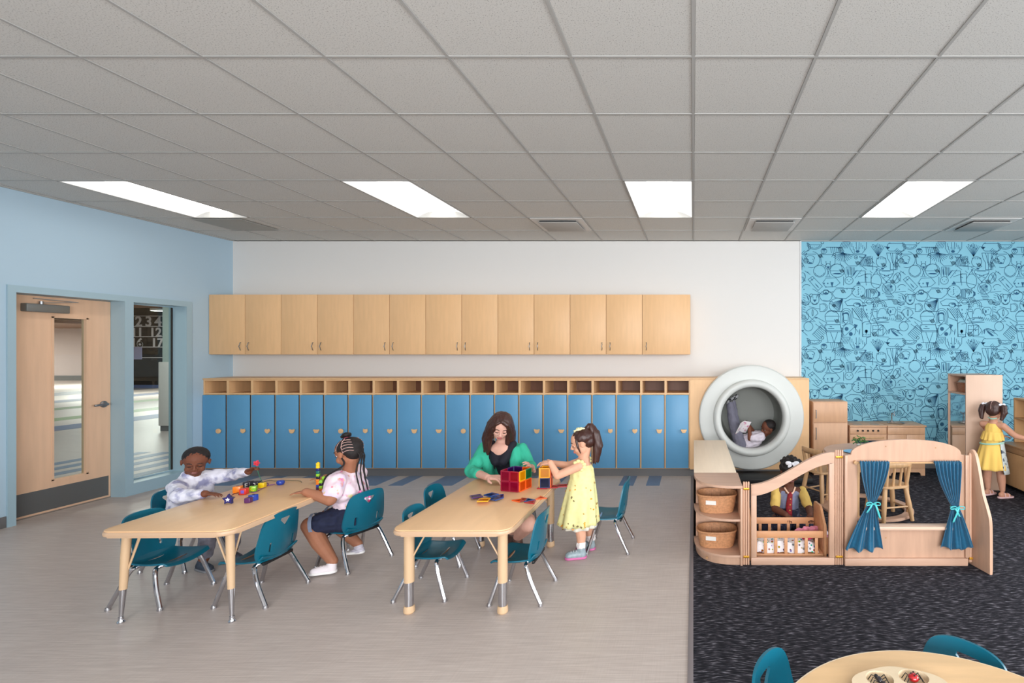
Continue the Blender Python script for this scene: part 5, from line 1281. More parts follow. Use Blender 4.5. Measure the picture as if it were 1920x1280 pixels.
HAIRB = mat('black_hair', (28, 20, 20), .7, noise=(50, .5, (1, 1, 1)), bump=(120, .5, (1, 1, 1)), bd=.003)
HAIRD = mat('dark_brown_hair', (66, 36, 29), .38, noise=(60, .5, (5, 5, .5)), bump=(130, .4, (6, 6, .3)), bd=.002)
def strap(name, pts, w_, t_, m, parent, nrm):
    P = bez(pts, 5); b_ = MB(); n = V(nrm)
    for a, c_ in zip(P, P[1:]): b_.bar(a, c_, w_, t_, n)
    return b_.build(name, m, parent, world=True)
def shoe(name, heel, toe, h, w_, m, sole_m, parent, ank=None, lace=None):
    heel, toe = V(heel), V(toe); d = (toe-heel); L_ = d.length; d.normalize(); z = h
    up = V((0, 0, 1)); pr = chain([heel+d*w_*.5+up*z*.45, heel+d*L_*.5+up*z*.42, toe-d*w_*.5+up*z*.36], [w_*.5, w_*.52, w_*.46])
    pr += [('c', heel+d*w_*.55+up*z*.5, w_*.5, (ank or heel+d*w_*.6+up*z*1.1), w_*.47)]
    s_ = blob(name, m, pr, .0045, parent, 3, cut=[(heel+V((0, 0, .010)), (0, 0, -1))])
    so_ = MB(); x = d.cross(up)
    out = [(heel+d*w_*.45)+(-d*math.cos(R(a))-x*math.sin(R(a)))*w_*.5 for a in range(-90, 91, 18)]+[(toe-d*w_*.5)+(d*math.cos(R(a))+x*math.sin(R(a)))*w_*.53 for a in range(-90, 91, 18)]
    so_.prism([(p.x, p.y) for p in out], heel.z+.0005, heel.z+.016, 'z', .003).build('sole', sole_m, s_, world=True)
    if lace:
        g = MB()
        for k in range(3):
            c_ = heel+d*(L_*(.48+.12*k))+up*(z*.42+w_*(.50-.03*k)); g.tube([c_-x*w_*.28-up*.003, c_+up*.002, c_+x*w_*.28-up*.003], .0022, 6)
        g.build('laces', lace, s_, world=True)
    return s_
def person(loc, label): t = empty('person', loc); tag(t, label, 'person'); return t
PVOX = .0042

# ---------- boy at the left of table 1
BSK = skin('deep_brown_skin', (116, 70, 52))
t = person((-3.70, 3.78, 0), 'boy in a white and lilac long-sleeved shirt sitting at the maple table, arm stretched out')
hd = Head(at(367, 865, 3.74), .099, (.58, -.74, -.34), (0.08, 0, 1))
neck = V((-3.655, 3.755, .652)); ch = V((-3.69, 3.775, .50)); pel = V((-3.73, 3.785, .335))
shR = V((-3.655, 3.655, .585)); shL = V((-3.645, 3.885, .60))
elR = V((-3.52, 3.56, .50)); wrR = ontop(388, 930, Z1+.030); wrR = V((-3.31, 3.50, .582)); elR = V((-3.49, 3.50, .565))
elL = V((-3.52, 3.93, .605)); wrL = at(466, 884, 3.87)
hands = hand(wrR, (1, .12, -.06), (0, 0, 1), .105, -1, .3)+hand(wrL, (.75, -.05, .5), (-.4, .2, .8), .105, 1, .75, .05)
body = hd.prims()+[('c', hd.p(0, -.10, -.5), .046, neck+V((0, 0, -.02)), .048)]+chain([neck+V((0, 0, -.03)), ch, pel], [.045, .095, .10])
body += chain([shR, elR, wrR], [.042, .034, .024])+chain([shL, elL, wrL], [.042, .034, .024])+hands
kn = [V((-3.46, 3.70, .315)), V((-3.46, 3.87, .315))]; an = [V((-3.475, 3.665, .075)), V((-3.44, 3.86, .075))]
for i, s in enumerate((-1, 1)): body += chain([pel+V((0, s*.06, 0)), kn[i], an[i]], [.062, .046, .032])
blob('body', BSK, body, PVOX, t)
TD = mat('tie_dye_lilac', (228, 226, 238), .85, noise=(16, .4, (1, 1, 1)), col2=(150, 150, 184), ramp=(.36, .52))
sh = chain([neck+V((-.005, 0, -.032)), ch, pel+V((0, 0, .02))], [.066, .108, .112])+[('c', shR, .058, shL, .058), ('c', shR+V((0, .05, -.08)), .07, shL+V((0, -.05, -.08)), .07)]
sh += chain([shR, elR, elR.lerp(wrR, .82)], [.056, .048, .034])+chain([shL, elL, elL.lerp(wrL, .86)], [.056, .048, .034])
blob('shirt', TD, sh, .006, t, 2, fold=(.009, 26, (1, 1, 1)))
PN = mat('camo_grey', (128, 126, 138), .9, noise=(24, .4, (1, 1, 1)))
pn = [('c', pel+V((0, -.05, -.005)), .098, pel+V((0, .05, -.005)), .098)]
for i, s in enumerate((-1, 1)): pn += chain([pel+V((0, s*.06, 0)), kn[i], kn[i].lerp(an[i], .85)], [.075, .057, .047])
blob('trousers', PN, pn, .006, t, 2, fold=(.006, 30, (1, 1, 1)))
DS = mat('dark_sneaker', (52, 60, 74), .6, noise=(60, .5, (1, 1, 1)))
for i in (0, 1): shoe('shoe', an[i]+V((-.05, .01, -.075)), an[i]+V((.10, -.05, -.075)), .06, .062, DS, mat('grey_sole', (120, 120, 124), .6), t, an[i])
hr = [hd.e(0, -.17, .34, .78, .84, .68), hd.e(0, -.42, .05, .66, .52, .55)]
blob('hair', HAIRB, hr, .006, t, 2, fold=(.002, 90, (1, 1, 1)))
hd.face(t, BSK, (128, 70, 62), HAIRB, .6)

# ---------- girl with braids
GSK = skin('warm_brown_skin', (164, 110, 84))
t = person((-2.49, 3.79, 0), 'girl with beaded braids and a tie-dyed pink T-shirt sitting at the maple table')
hd = Head(at(653, 848, 3.74), .106, (-.93, .12, -.28), (-.05, 0, 1))
pel = V((-2.50, 3.79, .345)); ch = V((-2.52, 3.79, .53)); neck = V((-2.515, 3.78, .665))
shN = V((-2.53, 3.665, .625)); shF = V((-2.54, 3.90, .625))
elN = at(634, 936, 3.585); wrN = at(601, 924, 3.535); elN = V((-2.51, 3.565, .525)); wrN = V((-2.66, 3.545, .582))
elF = V((-2.64, 3.96, .56)); wrF = V((-2.80, 3.93, .585))
hands = hand(wrN, (-1, -.08, -.05), (0, 0, 1), .108, 1, .22)+hand(wrF, (-1, -.1, -.02), (0, 0, 1), .108, -1, .2)
body = hd.prims()+[('c', hd.p(0, -.10, -.5), .046, neck, .05)]+chain([neck+V((0, 0, -.03)), ch, pel], [.05, .10, .11])
body += chain([shN, elN, wrN], [.05, .043, .027])+chain([shF, elF, wrF], [.05, .042, .026])+hands
kN, kF = V((-2.715, 3.66, .315)), V((-2.73, 3.86, .315)); aN, aF = V((-2.515, 3.60, .085)), V((-2.49, 3.83, .12))
body += chain([pel+V((0, -.07, 0)), kN, aN.lerp(kN, .5)+V((-.01, 0, 0)), aN], [.075, .058, .052, .034])+chain([pel+V((0, .07, 0)), kF, aF.lerp(kF, .5), aF], [.075, .056, .05, .033])
blob('body', GSK, body, PVOX, t)
TP_ = mat('tie_dye_pink', (238, 214, 224), .85, noise=(9, .35, (1, 1, 1)), col2=(206, 196, 232), ramp=(.34, .5))
nt = TP_.node_tree; b = nt.nodes['Principled BSDF']; tc = nt.nodes.new('ShaderNodeTexCoord'); vo = nt.nodes.new('ShaderNodeTexNoise'); vo.inputs['Scale'].default_value = 22; nt.links.new(tc.outputs['Object'], vo.inputs[0])
cr = nt.nodes.new('ShaderNodeValToRGB'); cr.color_ramp.elements[0].position = .60; cr.color_ramp.elements[0].color = (0, 0, 0, 1); cr.color_ramp.elements[1].position = .68; cr.color_ramp.elements[1].color = (1, 1, 1, 1); nt.links.new(vo.outputs[0], cr.inputs[0])
hs2 = nt.nodes.new('ShaderNodeHueSaturation'); hs2.inputs['Saturation'].default_value = 1.6; hs2.inputs['Value'].default_value = 1.1; nt.links.new(vo.outputs['Color'], hs2.inputs['Color'])
mx = nt.nodes.new('ShaderNodeMix'); mx.data_type = 'RGBA'; old = b.inputs['Base Color'].links[0].from_socket; nt.links.new(cr.outputs[0], mx.inputs[0]); nt.links.new(old, mx.inputs[6]); nt.links.new(hs2.outputs[0], mx.inputs[7]); nt.links.new(mx.outputs[2], b.inputs['Base Color'])
sh = chain([neck+V((0, 0, -.045)), ch, pel+V((.01, 0, .035))], [.068, .115, .125])+[('c', shN, .066, shF, .066), ('c', shN+V((.02, .05, -.09)), .085, shF+V((.02, -.05, -.09)), .085)]
sh += chain([shN, shN.lerp(elN, .62)], [.068, .066])+chain([shF, shF.lerp(elF, .6)], [.068, .064])
blob('shirt', TP_, sh, .006, t, 2, fold=(.009, 24, (1, 1, 1)))
NV_ = mat('navy_denim', (28, 34, 62), .85, noise=(40, .3, (1, 1, 1)))
pn = [('c', pel+V((.0, -.06, -.005)), .108, pel+V((0, .06, -.005)), .108)]+chain([pel+V((0, -.07, 0)), kN.lerp(pel+V((0, -.07, 0)), .34)], [.092, .080])+chain([pel+V((0, .07, 0)), kF.lerp(pel+V((0, .07, 0)), .34)], [.092, .080])
blob('shorts', NV_, pn, .006, t, 2, fold=(.006, 30, (1, 1, 1)))
CUFF = mat('light_denim_cuff', (128, 138, 160), .85)
for k_, p_ in ((kN, pel+V((0, -.07, 0))), (kF, pel+V((0, .07, 0)))):
    a_ = k_.lerp(p_, .06); b2 = k_.lerp(p_, .16); blob('cuff', CUFF, [('c', k_.lerp(p_, -.1), .079, k_.lerp(p_, .4), .082)], .006, t, 1, cut=[(a_, (k_-p_)), (b2, (p_-k_))])
WS = mat('white_canvas', (232, 222, 226), .7)
shoe('shoe', (-2.485, 3.60, .012), (-2.64, 3.545, .002), .062, .064, WS, mat('white_sole', (236, 232, 230), .5), t, aN, mat('white_lace', (240, 236, 236), .6))
shoe('shoe', (-2.44, 3.83, .055), (-2.58, 3.80, .002), .055, .062, mat('striped_shoe', (206, 200, 212), .7, noise=(30, .4, (1, 1, 9))), MATS['white_sole'], t, aF)
# braided hair: dark cap with pale parting lines, bun, braids, beads
cap = [hd.e(0, -.20, .32, .80, .84, .70), hd.e(0, -.45, .0, .66, .50, .60)]
cap_o = blob('hair', HAIRB, cap, .006, t, 2)
blob('hair_bun', HAIRB, [hd.e(.0, -.18, 1.16, .32, .34, .20), hd.e(.14, .02, 1.20, .20, .18, .15), hd.e(-.16, -.34, 1.20, .22, .20, .16), hd.e(0, -.16, 1.02, .16, .16, .18)], .005, t, 1, fold=(.004, 80, (1, 1, 1)))
MB().tube([hd.p(.17*math.cos(a), -.18+.17*math.sin(a), 1.01) for a in [2*math.pi*k/16 for k in range(16)]], .006, 6, closed=True).build('hair_tie', mat('plum_tie', (130, 30, 60), .6), cap_o, world=True)
PART = mat('scalp_line', (196, 158, 150), .7)
def onscalp(th, ph, k=1.012):      # point of the cap ellipsoid: th around (0 front, 90 left side), ph elevation
    return hd.p(-.80*k*math.sin(R(th))*math.cos(R(ph)), -.20+.84*k*math.cos(R(th))*math.cos(R(ph)), .32+.70*k*math.sin(R(ph)))
for sg in (-1, 1):
    MB().tube([onscalp(sg*th, ph) for th, ph in ((60, 0), (72, 30), (80, 60))], .0022, 5).build('parting', PART, cap_o, world=True)
    MB().tube([onscalp(sg*th, ph) for th, ph in ((95, -25), (96, 10), (100, 38), (110, 62))], .0024, 5).build('parting', PART, cap_o, world=True)
    for ph in (-20, -4, 12, 28, 44): MB().tube([onscalp(sg*th, ph+q) for th, q in ((97, 0), (112, 4), (128, 2), (144, -5))], .0022, 5).build('parting', PART, cap_o, world=True)
BD = [mat('bead_pink', (236, 110, 170), .3), mat('bead_white', (240, 232, 238), .3), mat('bead_plum', (170, 40, 90), .3)]
for k in range(4):
    y_ = -.14+.09*k; p0 = hd.p(y_*1.8, -.80+.03*abs(k-1.5), .0); lo_ = V((-2.385+.014*(k % 3), 3.74+y_*.30, .545-.02*(k % 3)))
    pts = bez([p0, hd.p(y_*1.5, -.95, -.5), lo_+V((-.03, 0, .14)), lo_], 6)
    g = MB(); g.tube(pts, [.0050+.001*math.sin(i*2.2) for i in range(len(pts))], 7); br = g.build('braid', HAIRB, t, world=True)
    for j in range(4): MB().sphere(lo_+V((.004*math.sin(j), 0, -.014*j)), .0085, 10).build('hair_bead', BD[(j+k) % 3], br, world=True)
br = bez([hd.p(-.55, .1, -.15), hd.p(-.62, .05, -.75), V((-2.60, 3.655, .66)), V((-2.615, 3.66, .58))], 6)
MB().tube(br, .006, 7).build('braid', HAIRB, t, world=True)
hd.face(t, GSK, (186, 104, 100), HAIRB, .85, .09)

# ---------- woman
WSK = skin('fair_skin', (222, 172, 154))
t = person((-1.62, 4.5, 0), 'woman with long dark hair in a green cardigan, seated at the table end')
hd = Head(at(939, 800, 4.36), .112, (.30, -.82, -.46), (.16, 0, 1), .94)
pel = V((-1.62, 4.58, .36)); bel = V((-1.63, 4.56, .50)); ch = V((-1.645, 4.50, .66)); neck = V((-1.64, 4.46, .79))
sA = V((-1.80, 4.48, .705)); sB = V((-1.485, 4.49, .700))          # picture left / right shoulders
eA = V((-1.835, 4.27, .555)); wA = V((-1.60, 4.02, .565)); eB = V((-1.385, 4.38, .570)); wB = V((-1.30, 4.16, .60))
hands = hand(wA, (.95, -.25, .05), (0, -.2, 1), .165, 1, .5)+hand(wB, (.05, -.8, .5), (.5, .2, .6), .165, -1, .4)
body = hd.prims(False)+[('c', hd.p(0, -.15, -.5), .050, neck, .052)]+chain([neck+V((0, 0, -.04)), ch, bel, pel], [.07, .115, .105, .13])+[('c', sA, .04, sB+V((-.01, 0, -.01)), .038)]
body += chain([sA, eA, wA], [.048, .038, .026])+chain([sB+V((-.012, 0, -.018)), eB, wB], [.038, .036, .026])+hands
k1, k2 = V((-1.235, 3.84, .262)), V((-1.43, 3.96, .33)); n1_, n2_ = V((-1.38, 4.06, .09)), V((-1.46, 4.17, .09))
body += chain([pel+V((.07, 0, 0)), k1, k1.lerp(n1_, .4), n1_], [.09, .062, .058, .036])+chain([pel+V((-.07, 0, 0)), k2, n2_], [.09, .062, .036])
body += [('e', V((-1.645, 4.415, .70)), (.10, .06, .07), None)]
blob('body', WSK, body, .0048, t)
TOP = mat('navy_top', (16, 14, 30), .8)
sh = chain([ch+V((0, .01, -.01)), bel, pel+V((0, 0, .05))], [.122, .114, .135])+[('c', V((-1.70, 4.41, .64)), .055, V((-1.59, 4.41, .64)), .055), ('c', V((-1.735, 4.435, .75)), .035, V((-1.67, 4.37, .615)), .045), ('c', V((-1.55, 4.435, .75)), .035, V((-1.61, 4.37, .615)), .045)]
blob('top', TOP, sh, .006, t, 2, fold=(.006, 22, (1, 1, .6)))
CARD = mat('green_cardigan', (52, 178, 146), .85, bump=(160, .3, (1, 1, 1)), bd=.002)
cg = chain([sA, eA, eA.lerp(wA, .42)], [.062, .053, .042])+chain([sB+V((-.008, 0, -.010)), eB, eB.lerp(wB, .5)], [.056, .050, .042])
cg += [('c', sA+V((.02, .02, 0)), .060, sB+V((-.04, .02, -.012)), .054), ('c', ch+V((0, .035, -.02)), .125, pel+V((0, .03, .04)), .14)]
cg += chain([sA+V((.045, -.055, -.005)), V((-1.755, 4.40, .62)), V((-1.75, 4.41, .47))], [.040, .048, .050])+chain([sB+V((-.05, -.055, -.005)), V((-1.52, 4.40, .62)), V((-1.51, 4.42, .47))], [.040, .048, .050])
blob('cardigan', CARD, cg, .006, t, 2, fold=(.007, 26, (1, 1, .5)))
SKT = mat('grey_skirt', (104, 104, 108), .85)
blob('skirt', SKT, [('c', pel+V((-.06, 0, 0)), .135, pel+V((.06, 0, 0)), .135)]+chain([pel+V((.07, 0, 0)), k1.lerp(pel, .12)], [.115, .083])+chain([pel+V((-.07, 0, 0)), k2.lerp(pel, .12)], [.115, .083]), .007, t, 2, fold=(.006, 20, (1, 1, 1)))
BS = mat('brown_flat', (84, 58, 48), .6)
shoe('shoe', n1_+V((0, .06, -.088)), n1_+V((-.03, -.14, -.088)), .05, .078, BS, BLACK, t, n1_+V((0, 0, -.03))); shoe('shoe', n2_+V((0, .05, -.088)), n2_+V((-.02, -.15, -.088)), .05, .078, BS, BLACK, t, n2_+V((0, 0, -.03)))
hr = [hd.e(0, -.20, .36, .86, .86, .74), hd.e(0, -.50, -.1, .78, .56, .80)]
for sg, n_ in ((-1, 9), (1, 7)):
    for k in range(n_):
        f = k/(n_-1); th = 40+90*f   # around the side
        x0 = sg*.80*math.sin(R(th)); y0 = -.15+.82*math.cos(R(th))
        drop = -2.35-.25*math.sin(f*3) if sg < 0 else -2.05
        out_ = 1.12 if sg < 0 else .98
        hr += chain([hd.p(x0*.85, y0*.9, .55), hd.p(x0*1.06, y0*1.0-.05, .05), hd.p(x0*1.20*out_, y0*.85-.10, -.6), hd.p(x0*1.30*out_+.05*math.sin(k*2), y0*.8+.05*math.cos(k*3)-.02, -1.30), hd.p(x0*1.15*out_+.07*math.sin(k*3+1), y0*.9+.30, drop)], [.015, .022, .022, .022, .010])
blob('hair', HAIRD, hr, .005, t, 1, fold=(.005, 34, (1.6, 1.6, .35)))
g = chain([hd.p(.02, .58, .86), hd.p(-.36, .66, .66), hd.p(-.62, .48, .20), hd.p(-.72, .36, -.30)], [.018, .020, .020, .018])+chain([hd.p(.06, .56, .86), hd.p(.40, .60, .66), hd.p(.64, .42, .25), hd.p(.72, .30, -.2)], [.012, .014, .014, .014])
blob('front_locks', HAIRD, g, .0045, t, 2, fold=(.003, 40, (1.5, 1.5, .4)))
hd.face(t, WSK, (176, 92, 90), HAIRD, .85)

# ---------- girl standing in a pale yellow dress
YSK = skin('light_skin', (222, 168, 140))
t = person((-.86, 3.93, 0), 'girl in a pale yellow dress with butterflies, standing at the table building a tower')
hd = Head(at(1092, 829, 3.92), .104, (-.93, -.16, -.30), (-.04, 0, 1))
neck = V((-.835, 3.93, .735)); ch = V((-.845, 3.93, .62)); pel = V((-.835, 3.93, .44))
sN, sF = V((-.845, 3.835, .695)), V((-.85, 4.03, .695)); eN = V((-1.0, 3.80, .632)); wN = at(1032, 867, 3.82); eF = V((-.98, 4.03, .655)); wF = at(1030, 867, 3.96)
tower_top = Z2+.155
hands = hand(wN, (-.85, .18, -.05), (.0, -.55, .8), .100, 1, .42, .2)+hand(wF, (-.95, -.3, .02), (0, .5, .8), .100, -1, .42, .2)
body = hd.prims()+[('c', hd.p(0, -.12, -.5), .040, neck, .042)]+chain([neck+V((0, 0, -.02)), ch, pel], [.05, .083, .09])+[('c', sN, .035, sF, .035)]
body += chain([sN, eN, wN], [.035, .030, .021])+chain([sF, eF, wF], [.035, .030, .021])+hands
aN, aF = V((-.84, 3.865, .085)), V((-.80, 4.03, .085))
body += chain([pel+V((0, -.05, -.02)), V((-.855, 3.87, .26)), V((-.84, 3.867, .17)), aN], [.062, .042, .038, .027])+chain([pel+V((0, .05, -.02)), V((-.83, 4.0, .26)), V((-.81, 4.02, .17)), aF], [.062, .042, .038, .027])
blob('body', YSK, body, PVOX, t)
YD = mat('pale_yellow_tulle', (232, 226, 160), .85, noise=(30, .1, (1, 1, 1)))
def skirt(name, c0, r0, c1, r1, m, parent, n=96, pleat=9, amp=.012, t_=.003, sx=1, jag=0):
    c0, c1 = V(c0), V(c1)
    def f(u, v):
        a = 2*math.pi*u; r_ = r0+(r1-r0)*v**.8; r_ += amp*v*math.sin(pleat*a+1.3*math.sin(2*a)); c = c0.lerp(c1, v)
        return V((c.x+r_*sx*math.cos(a), c.y+r_*math.sin(a), c.z+(jag*math.sin(pleat*2*a) if v > .97 else 0)))
    o = MB(); o.grid(f, n, 14, True); o = o.build(name, m, parent, world=True); o.modifiers.new('s', 'SOLIDIFY').thickness = t_; return bake(o)
dr = blob('dress', YD, chain([neck+V((0, 0, -.065)), ch+V((0, 0, -.0)), V((-.845, 3.93, .52))], [.052, .092, .098])+[('c', sN+V((.0, .04, -.01)), .040, sF+V((0, -.04, -.01)), .040)], .006, t, 2, fold=(.004, 26, (1, 1, 1)))
skirt('skirt', (-.845, 3.93, .60), .088, (-.875, 3.93, .245), .150, YD, t, jag=.006)
skirt('underskirt', (-.845, 3.93, .50), .085, (-.865, 3.93, .215), .120, mat('white_tulle', (232, 226, 210), .8), t, pleat=11)
g = MB()
for s_1, e_1 in ((sN, -1), (sF, 1)):
    for k in range(7):
        a = R(-60+40*k); g.sphere(s_1+V((.038*math.cos(a), e_1*.012, .034*math.sin(a)+.004)), (.016, .010, .014), 8)
o = g.build('ruffle', YD, dr, world=True); o['kind'] = 'stuff'
BFL = [mat('butterfly_gold', (196, 140, 40), .7), mat('butterfly_brown', (110, 84, 50), .7), mat('butterfly_orange', (240, 160, 30), .7)]
rnd = random.Random(4)
for k in range(64):
    a = rnd.uniform(math.pi*.75, math.pi*2.1); v = rnd.uniform(.05, 1) if k < 40 else rnd.uniform(.88, 1.03); r_ = .088+(.150-.088)*v**.8+.004+.012*v*math.sin(9*a+1.3*math.sin(2*a)); z = .60-.355*v
    c_ = V((-.845-.03*v+r_*math.cos(a), 3.93+r_*math.sin(a), z)); n_ = V((math.cos(a), math.sin(a), .1)); s_ = rnd.uniform(.004, .0075)
    q = n_.to_track_quat('Z', 'Y').to_matrix() @ Matrix.Rotation(rnd.uniform(0, 6), 3, 'Z')
    g = MB()
    for q2 in (-1, 1): g.sphere(c_+q @ V((q2*s_*.6, 0, 0)), (s_*.6, s_, .0012), 6, q)
    g.build('butterfly', BFL[k % 3] if k != 7 else BFL[2], dr, world=True)
SN = mat('silver_sneaker', (150, 166, 172), .4, noise=(40, .25, (1, 1, 1))); PKS = mat('pink_sole', (206, 110, 160), .5)
shoe('shoe', (-.80, 3.87, 0.002), (-.955, 3.835, .002), .066, .066, SN, PKS, t, aN, mat('white_lace', (240, 236, 236), .6)); shoe('shoe', (-.765, 4.03, .002), (-.915, 4.02, .002), .066, .066, SN, PKS, t, aF)
for a_ in (aN, aF): blob('sock', mat('white_sock', (236, 226, 224), .9), [('c', a_+V((0, 0, .0)), .034, a_+V((0, 0, .018)), .037), ('c', a_+V((0, -.012, .012)), .026, a_+V((0, .012, .012)), .026)], .005, t, 1, fold=(.004, 60, (1, 1, 1)))
hr = [hd.e(0, -.18, .34, .80, .84, .71), hd.e(0, -.42, .0, .68, .50, .55)]
hr_o = blob('hair', HAIRD, hr, .005, t, 2, fold=(.003, 60, (1, 1, .4)))
pt_ = []; pc = [at(1098, 805, 3.92), at(1107, 798, 3.93), at(1116, 812, 3.93), at(1121, 835, 3.93), at(1117, 866, 3.92)]
for k in range(12):
    a = 2*math.pi*k/12; o1 = V((math.cos(a), math.sin(a), .3*math.sin(a*2))); 
    pt_ += chain([pc[0]+o1*.006, pc[1]+o1*.010, pc[2]+o1*.018, pc[3]+o1*.024, pc[4]+o1*.020+V((0, 0, .014*math.sin(k*2)))], [.012, .018, .019, .016, .004])
blob('ponytail', HAIRD, pt_, .005, t, 1, fold=(.004, 40, (1.5, 1.5, .4)))
blob('hair_strand', HAIRD, chain([hd.p(-.66, .30, .35), hd.p(-.72, .34, -.1), hd.p(-.62, .30, -.62)], [.010, .009, .004])+chain([hd.p(.66, .30, .35), hd.p(.72, .34, -.1), hd.p(.62, .30, -.62)], [.010, .009, .004]), .004, t, 1)
FLW = mat('cream_flower', (244, 238, 190), .7); rnd = random.Random(9)
for k in range(26):
    a = rnd.uniform(-2.6, .8); c_ = hd.p(-.25+.42*math.cos(a)*rnd.uniform(.2, 1), .05+.45*math.sin(a)*rnd.uniform(.1, 1), .98-.05*abs(math.cos(a))+rnd.uniform(-.06, .12))
    q = Matrix.Rotation(rnd.uniform(0, 6), 3, 'Z') @ Matrix.Rotation(rnd.uniform(-1, 1), 3, 'X'); MB().sphere(c_, (.019, .009, .005), 8, q).build('flower_petal', FLW, hr_o, world=True)
hd.face(t, YSK, (206, 110, 104), HAIRD, .85, .09)

# ---------- girl kneeling behind the crib
t = person((.82, 4.42, CZ), 'girl with white hair bow and yellow sleeves sitting behind the doll crib')
DSK = skin('dark_brown_skin', (100, 62, 48))
hd = Head(at(1482, 882, 4.38), .103, (.12, -.86, -.44), (0, 0, 1))
pel = V((.81, 4.50, .12)); ch = V((.81, 4.45, .27)); neck = V((.82, 4.42, .385))
sA, sB = V((.71, 4.42, .345)), V((.93, 4.42, .35)); eA, wA = V((.685, 4.33, .225)), V((.755, 4.20, .215)); eB, wB = V((.97, 4.33, .225)), V((.95, 4.20, .215))
body = hd.prims()+[('c', hd.p(0, -.1, -.5), .042, neck, .044)]+chain([neck+V((0, 0, -.03)), ch, pel], [.055, .085, .10])+[('c', sA, .036, sB, .036)]
body += chain([sA, eA, wA], [.038, .032, .023])+chain([sB, eB, wB], [.038, .032, .023])+hand(wA, (.3, -.9, -.25), (0, -.3, 1), .098, -1, .5)+hand(wB, (-.1, -.9, -.25), (0, -.3, 1), .098, 1, .5)
for s in (-1, 1): body += chain([pel+V((s*.06, 0, -.03)), V((.81+s*.17, 4.32, .07)), V((.81+s*.10, 4.50, .045))], [.06, .05, .035])
blob('body', DSK, body, PVOX, t)
VEST = mat('grey_chambray', (120, 124, 150), .85); YSL = mat('yellow_jersey', (206, 172, 92), .85, noise=(12, .12, (1, 1, 1)))
blob('pinafore', VEST, chain([neck+V((0, 0, -.075)), ch, pel+V((0, -.02, .04))], [.062, .098, .105])+[('c', sA+V((.045, 0, -.01)), .040, sB+V((-.045, 0, -.01)), .040)], .006, t, 2, fold=(.004, 26, (1, 1, 1)))
for s_1, e_1 in ((sA, eA), (sB, eB)): blob('sleeve', YSL, [('c', s_1, .042, s_1.lerp(e_1, .72), .044)], .006, t, 2, fold=(.005, 30, (1, 1, 1)))
RDP = mat('red_print', (140, 22, 34), .8, noise=(50, .5, (1, 1, 1)))
blob('red_placket', RDP, [('c', V((.818, 4.365, .335)), .022, V((.805, 4.338, .26)), .026), ('c', V((.805, 4.338, .26)), .026, V((.80, 4.33, .17)), .030)], .005, t, 1)
for k in range(3): MB().sphere((.812-.004*k, 4.316-.008*k, .31-.045*k), (.006, .004, .006), 8).build('button', mat('gold_button', (206, 160, 70), .4), t, world=True)
strap('neckline', [(.775, 4.395, .385), (.80, 4.362, .352), (.823, 4.355, .345), (.845, 4.362, .355), (.868, 4.395, .39)], .012, .006, mat('peach_binding', (226, 186, 160), .8), t, (0, -1, .5))
FLS = mat('dark_floral', (38, 40, 62), .9, noise=(38, .7, (1, 1, 1)), col2=(120, 116, 130), ramp=(.30, .42))
blob('skirt', FLS, [('c', pel+V((0, -.05, .02)), .11, pel+V((0, -.12, -.02)), .10), ('e', V((.70, 4.33, .085)), (.14, .13, .065), None), ('e', V((.93, 4.33, .085)), (.12, .13, .065), None), ('e', V((.60, 4.30, .06)), (.08, .08, .045), None)], .007, t, 2, fold=(.014, 18, (1, 1, 1)))
blob('hair', HAIRB, [hd.e(0, -.20, .36, .88, .88, .78), hd.e(-.70, -.15, .42, .46, .44, .46), hd.e(.45, -.2, .5, .40, .42, .40), hd.e(0, -.5, .1, .75, .5, .7), hd.e(-.4, .15, .72, .4, .35, .32)], .006, t, 1, fold=(.016, 40, (1, 1, 1)))
BOW = mat('white_bow', (240, 240, 246), .6)
bw = empty('hair_bow', hd.p(.12, .40, 1.05), parent=None); bw.parent = t; bw.location = wm(t).inverted() @ hd.p(.12, .40, 1.05); KIDS.setdefault(t, []).append(bw)
for s in (-1, 1):
    MB().sphere((s*.030, 0, .003), (.028, .009, .018), 12, Matrix.Rotation(R(-12*s), 3, 'Y')).build('bow_loop', BOW, bw)
    MB().sphere((s*.022, -.004, -.018), (.02, .006, .011), 10, Matrix.Rotation(R(30*s), 3, 'Y')).build('bow_tail', BOW, bw)
MB().sphere((0, -.004, 0), (.010, .010, .012), 10).build('bow_knot', BOW, bw)
hd.face(t, DSK, (116, 62, 60), HAIRB, .7)
# pink dolls' clothes in and by the crib
PK = mat('pink_plush', (240, 150, 176), .9, noise=(30, .25, (1, 1, 1))); CO = mat('coral_cloth', (220, 60, 96), .9, noise=(30, .4, (1, 1, 1)))
o = blob('doll_cloth', PK, [('c', (.86, 3.99, .165), .028, (.95, 4.02, .16), .030), ('c', (.80, 3.98, .15), .022, (.86, 3.99, .16), .026)], .005, None, 1, fold=(.012, 34, (1, 1, 1))); tag(o, 'crumpled pink doll cloth lying on the dotted quilt', 'cloth')
o = blob('doll_cloth', CO, [('c', (.84, 3.89, .145), .02, (.90, 3.91, .15), .022)], .005, None, 1, fold=(.008, 40, (1, 1, 1))); tag(o, 'coral doll cloth behind the front slats of the crib', 'cloth')
dl = empty('rag_doll', (1.05, 4.30, CZ)); tag(dl, 'pink rag doll lying on the carpet beyond the crib end', 'doll')
blob('doll_body', PK, [('e', V((1.04, 4.30, .06)), (.04, .05, .045), None), ('c', V((1.05, 4.27, .05)), .022, V((1.085, 4.22, .035)), .016), ('c', V((1.02, 4.26, .05)), .02, V((1.03, 4.19, .03)), .014)], .005, dl, 1)
blob('doll_head', PK, [('e', V((1.045, 4.32, .115)), (.038, .035, .036), None)], .005, dl, 1)
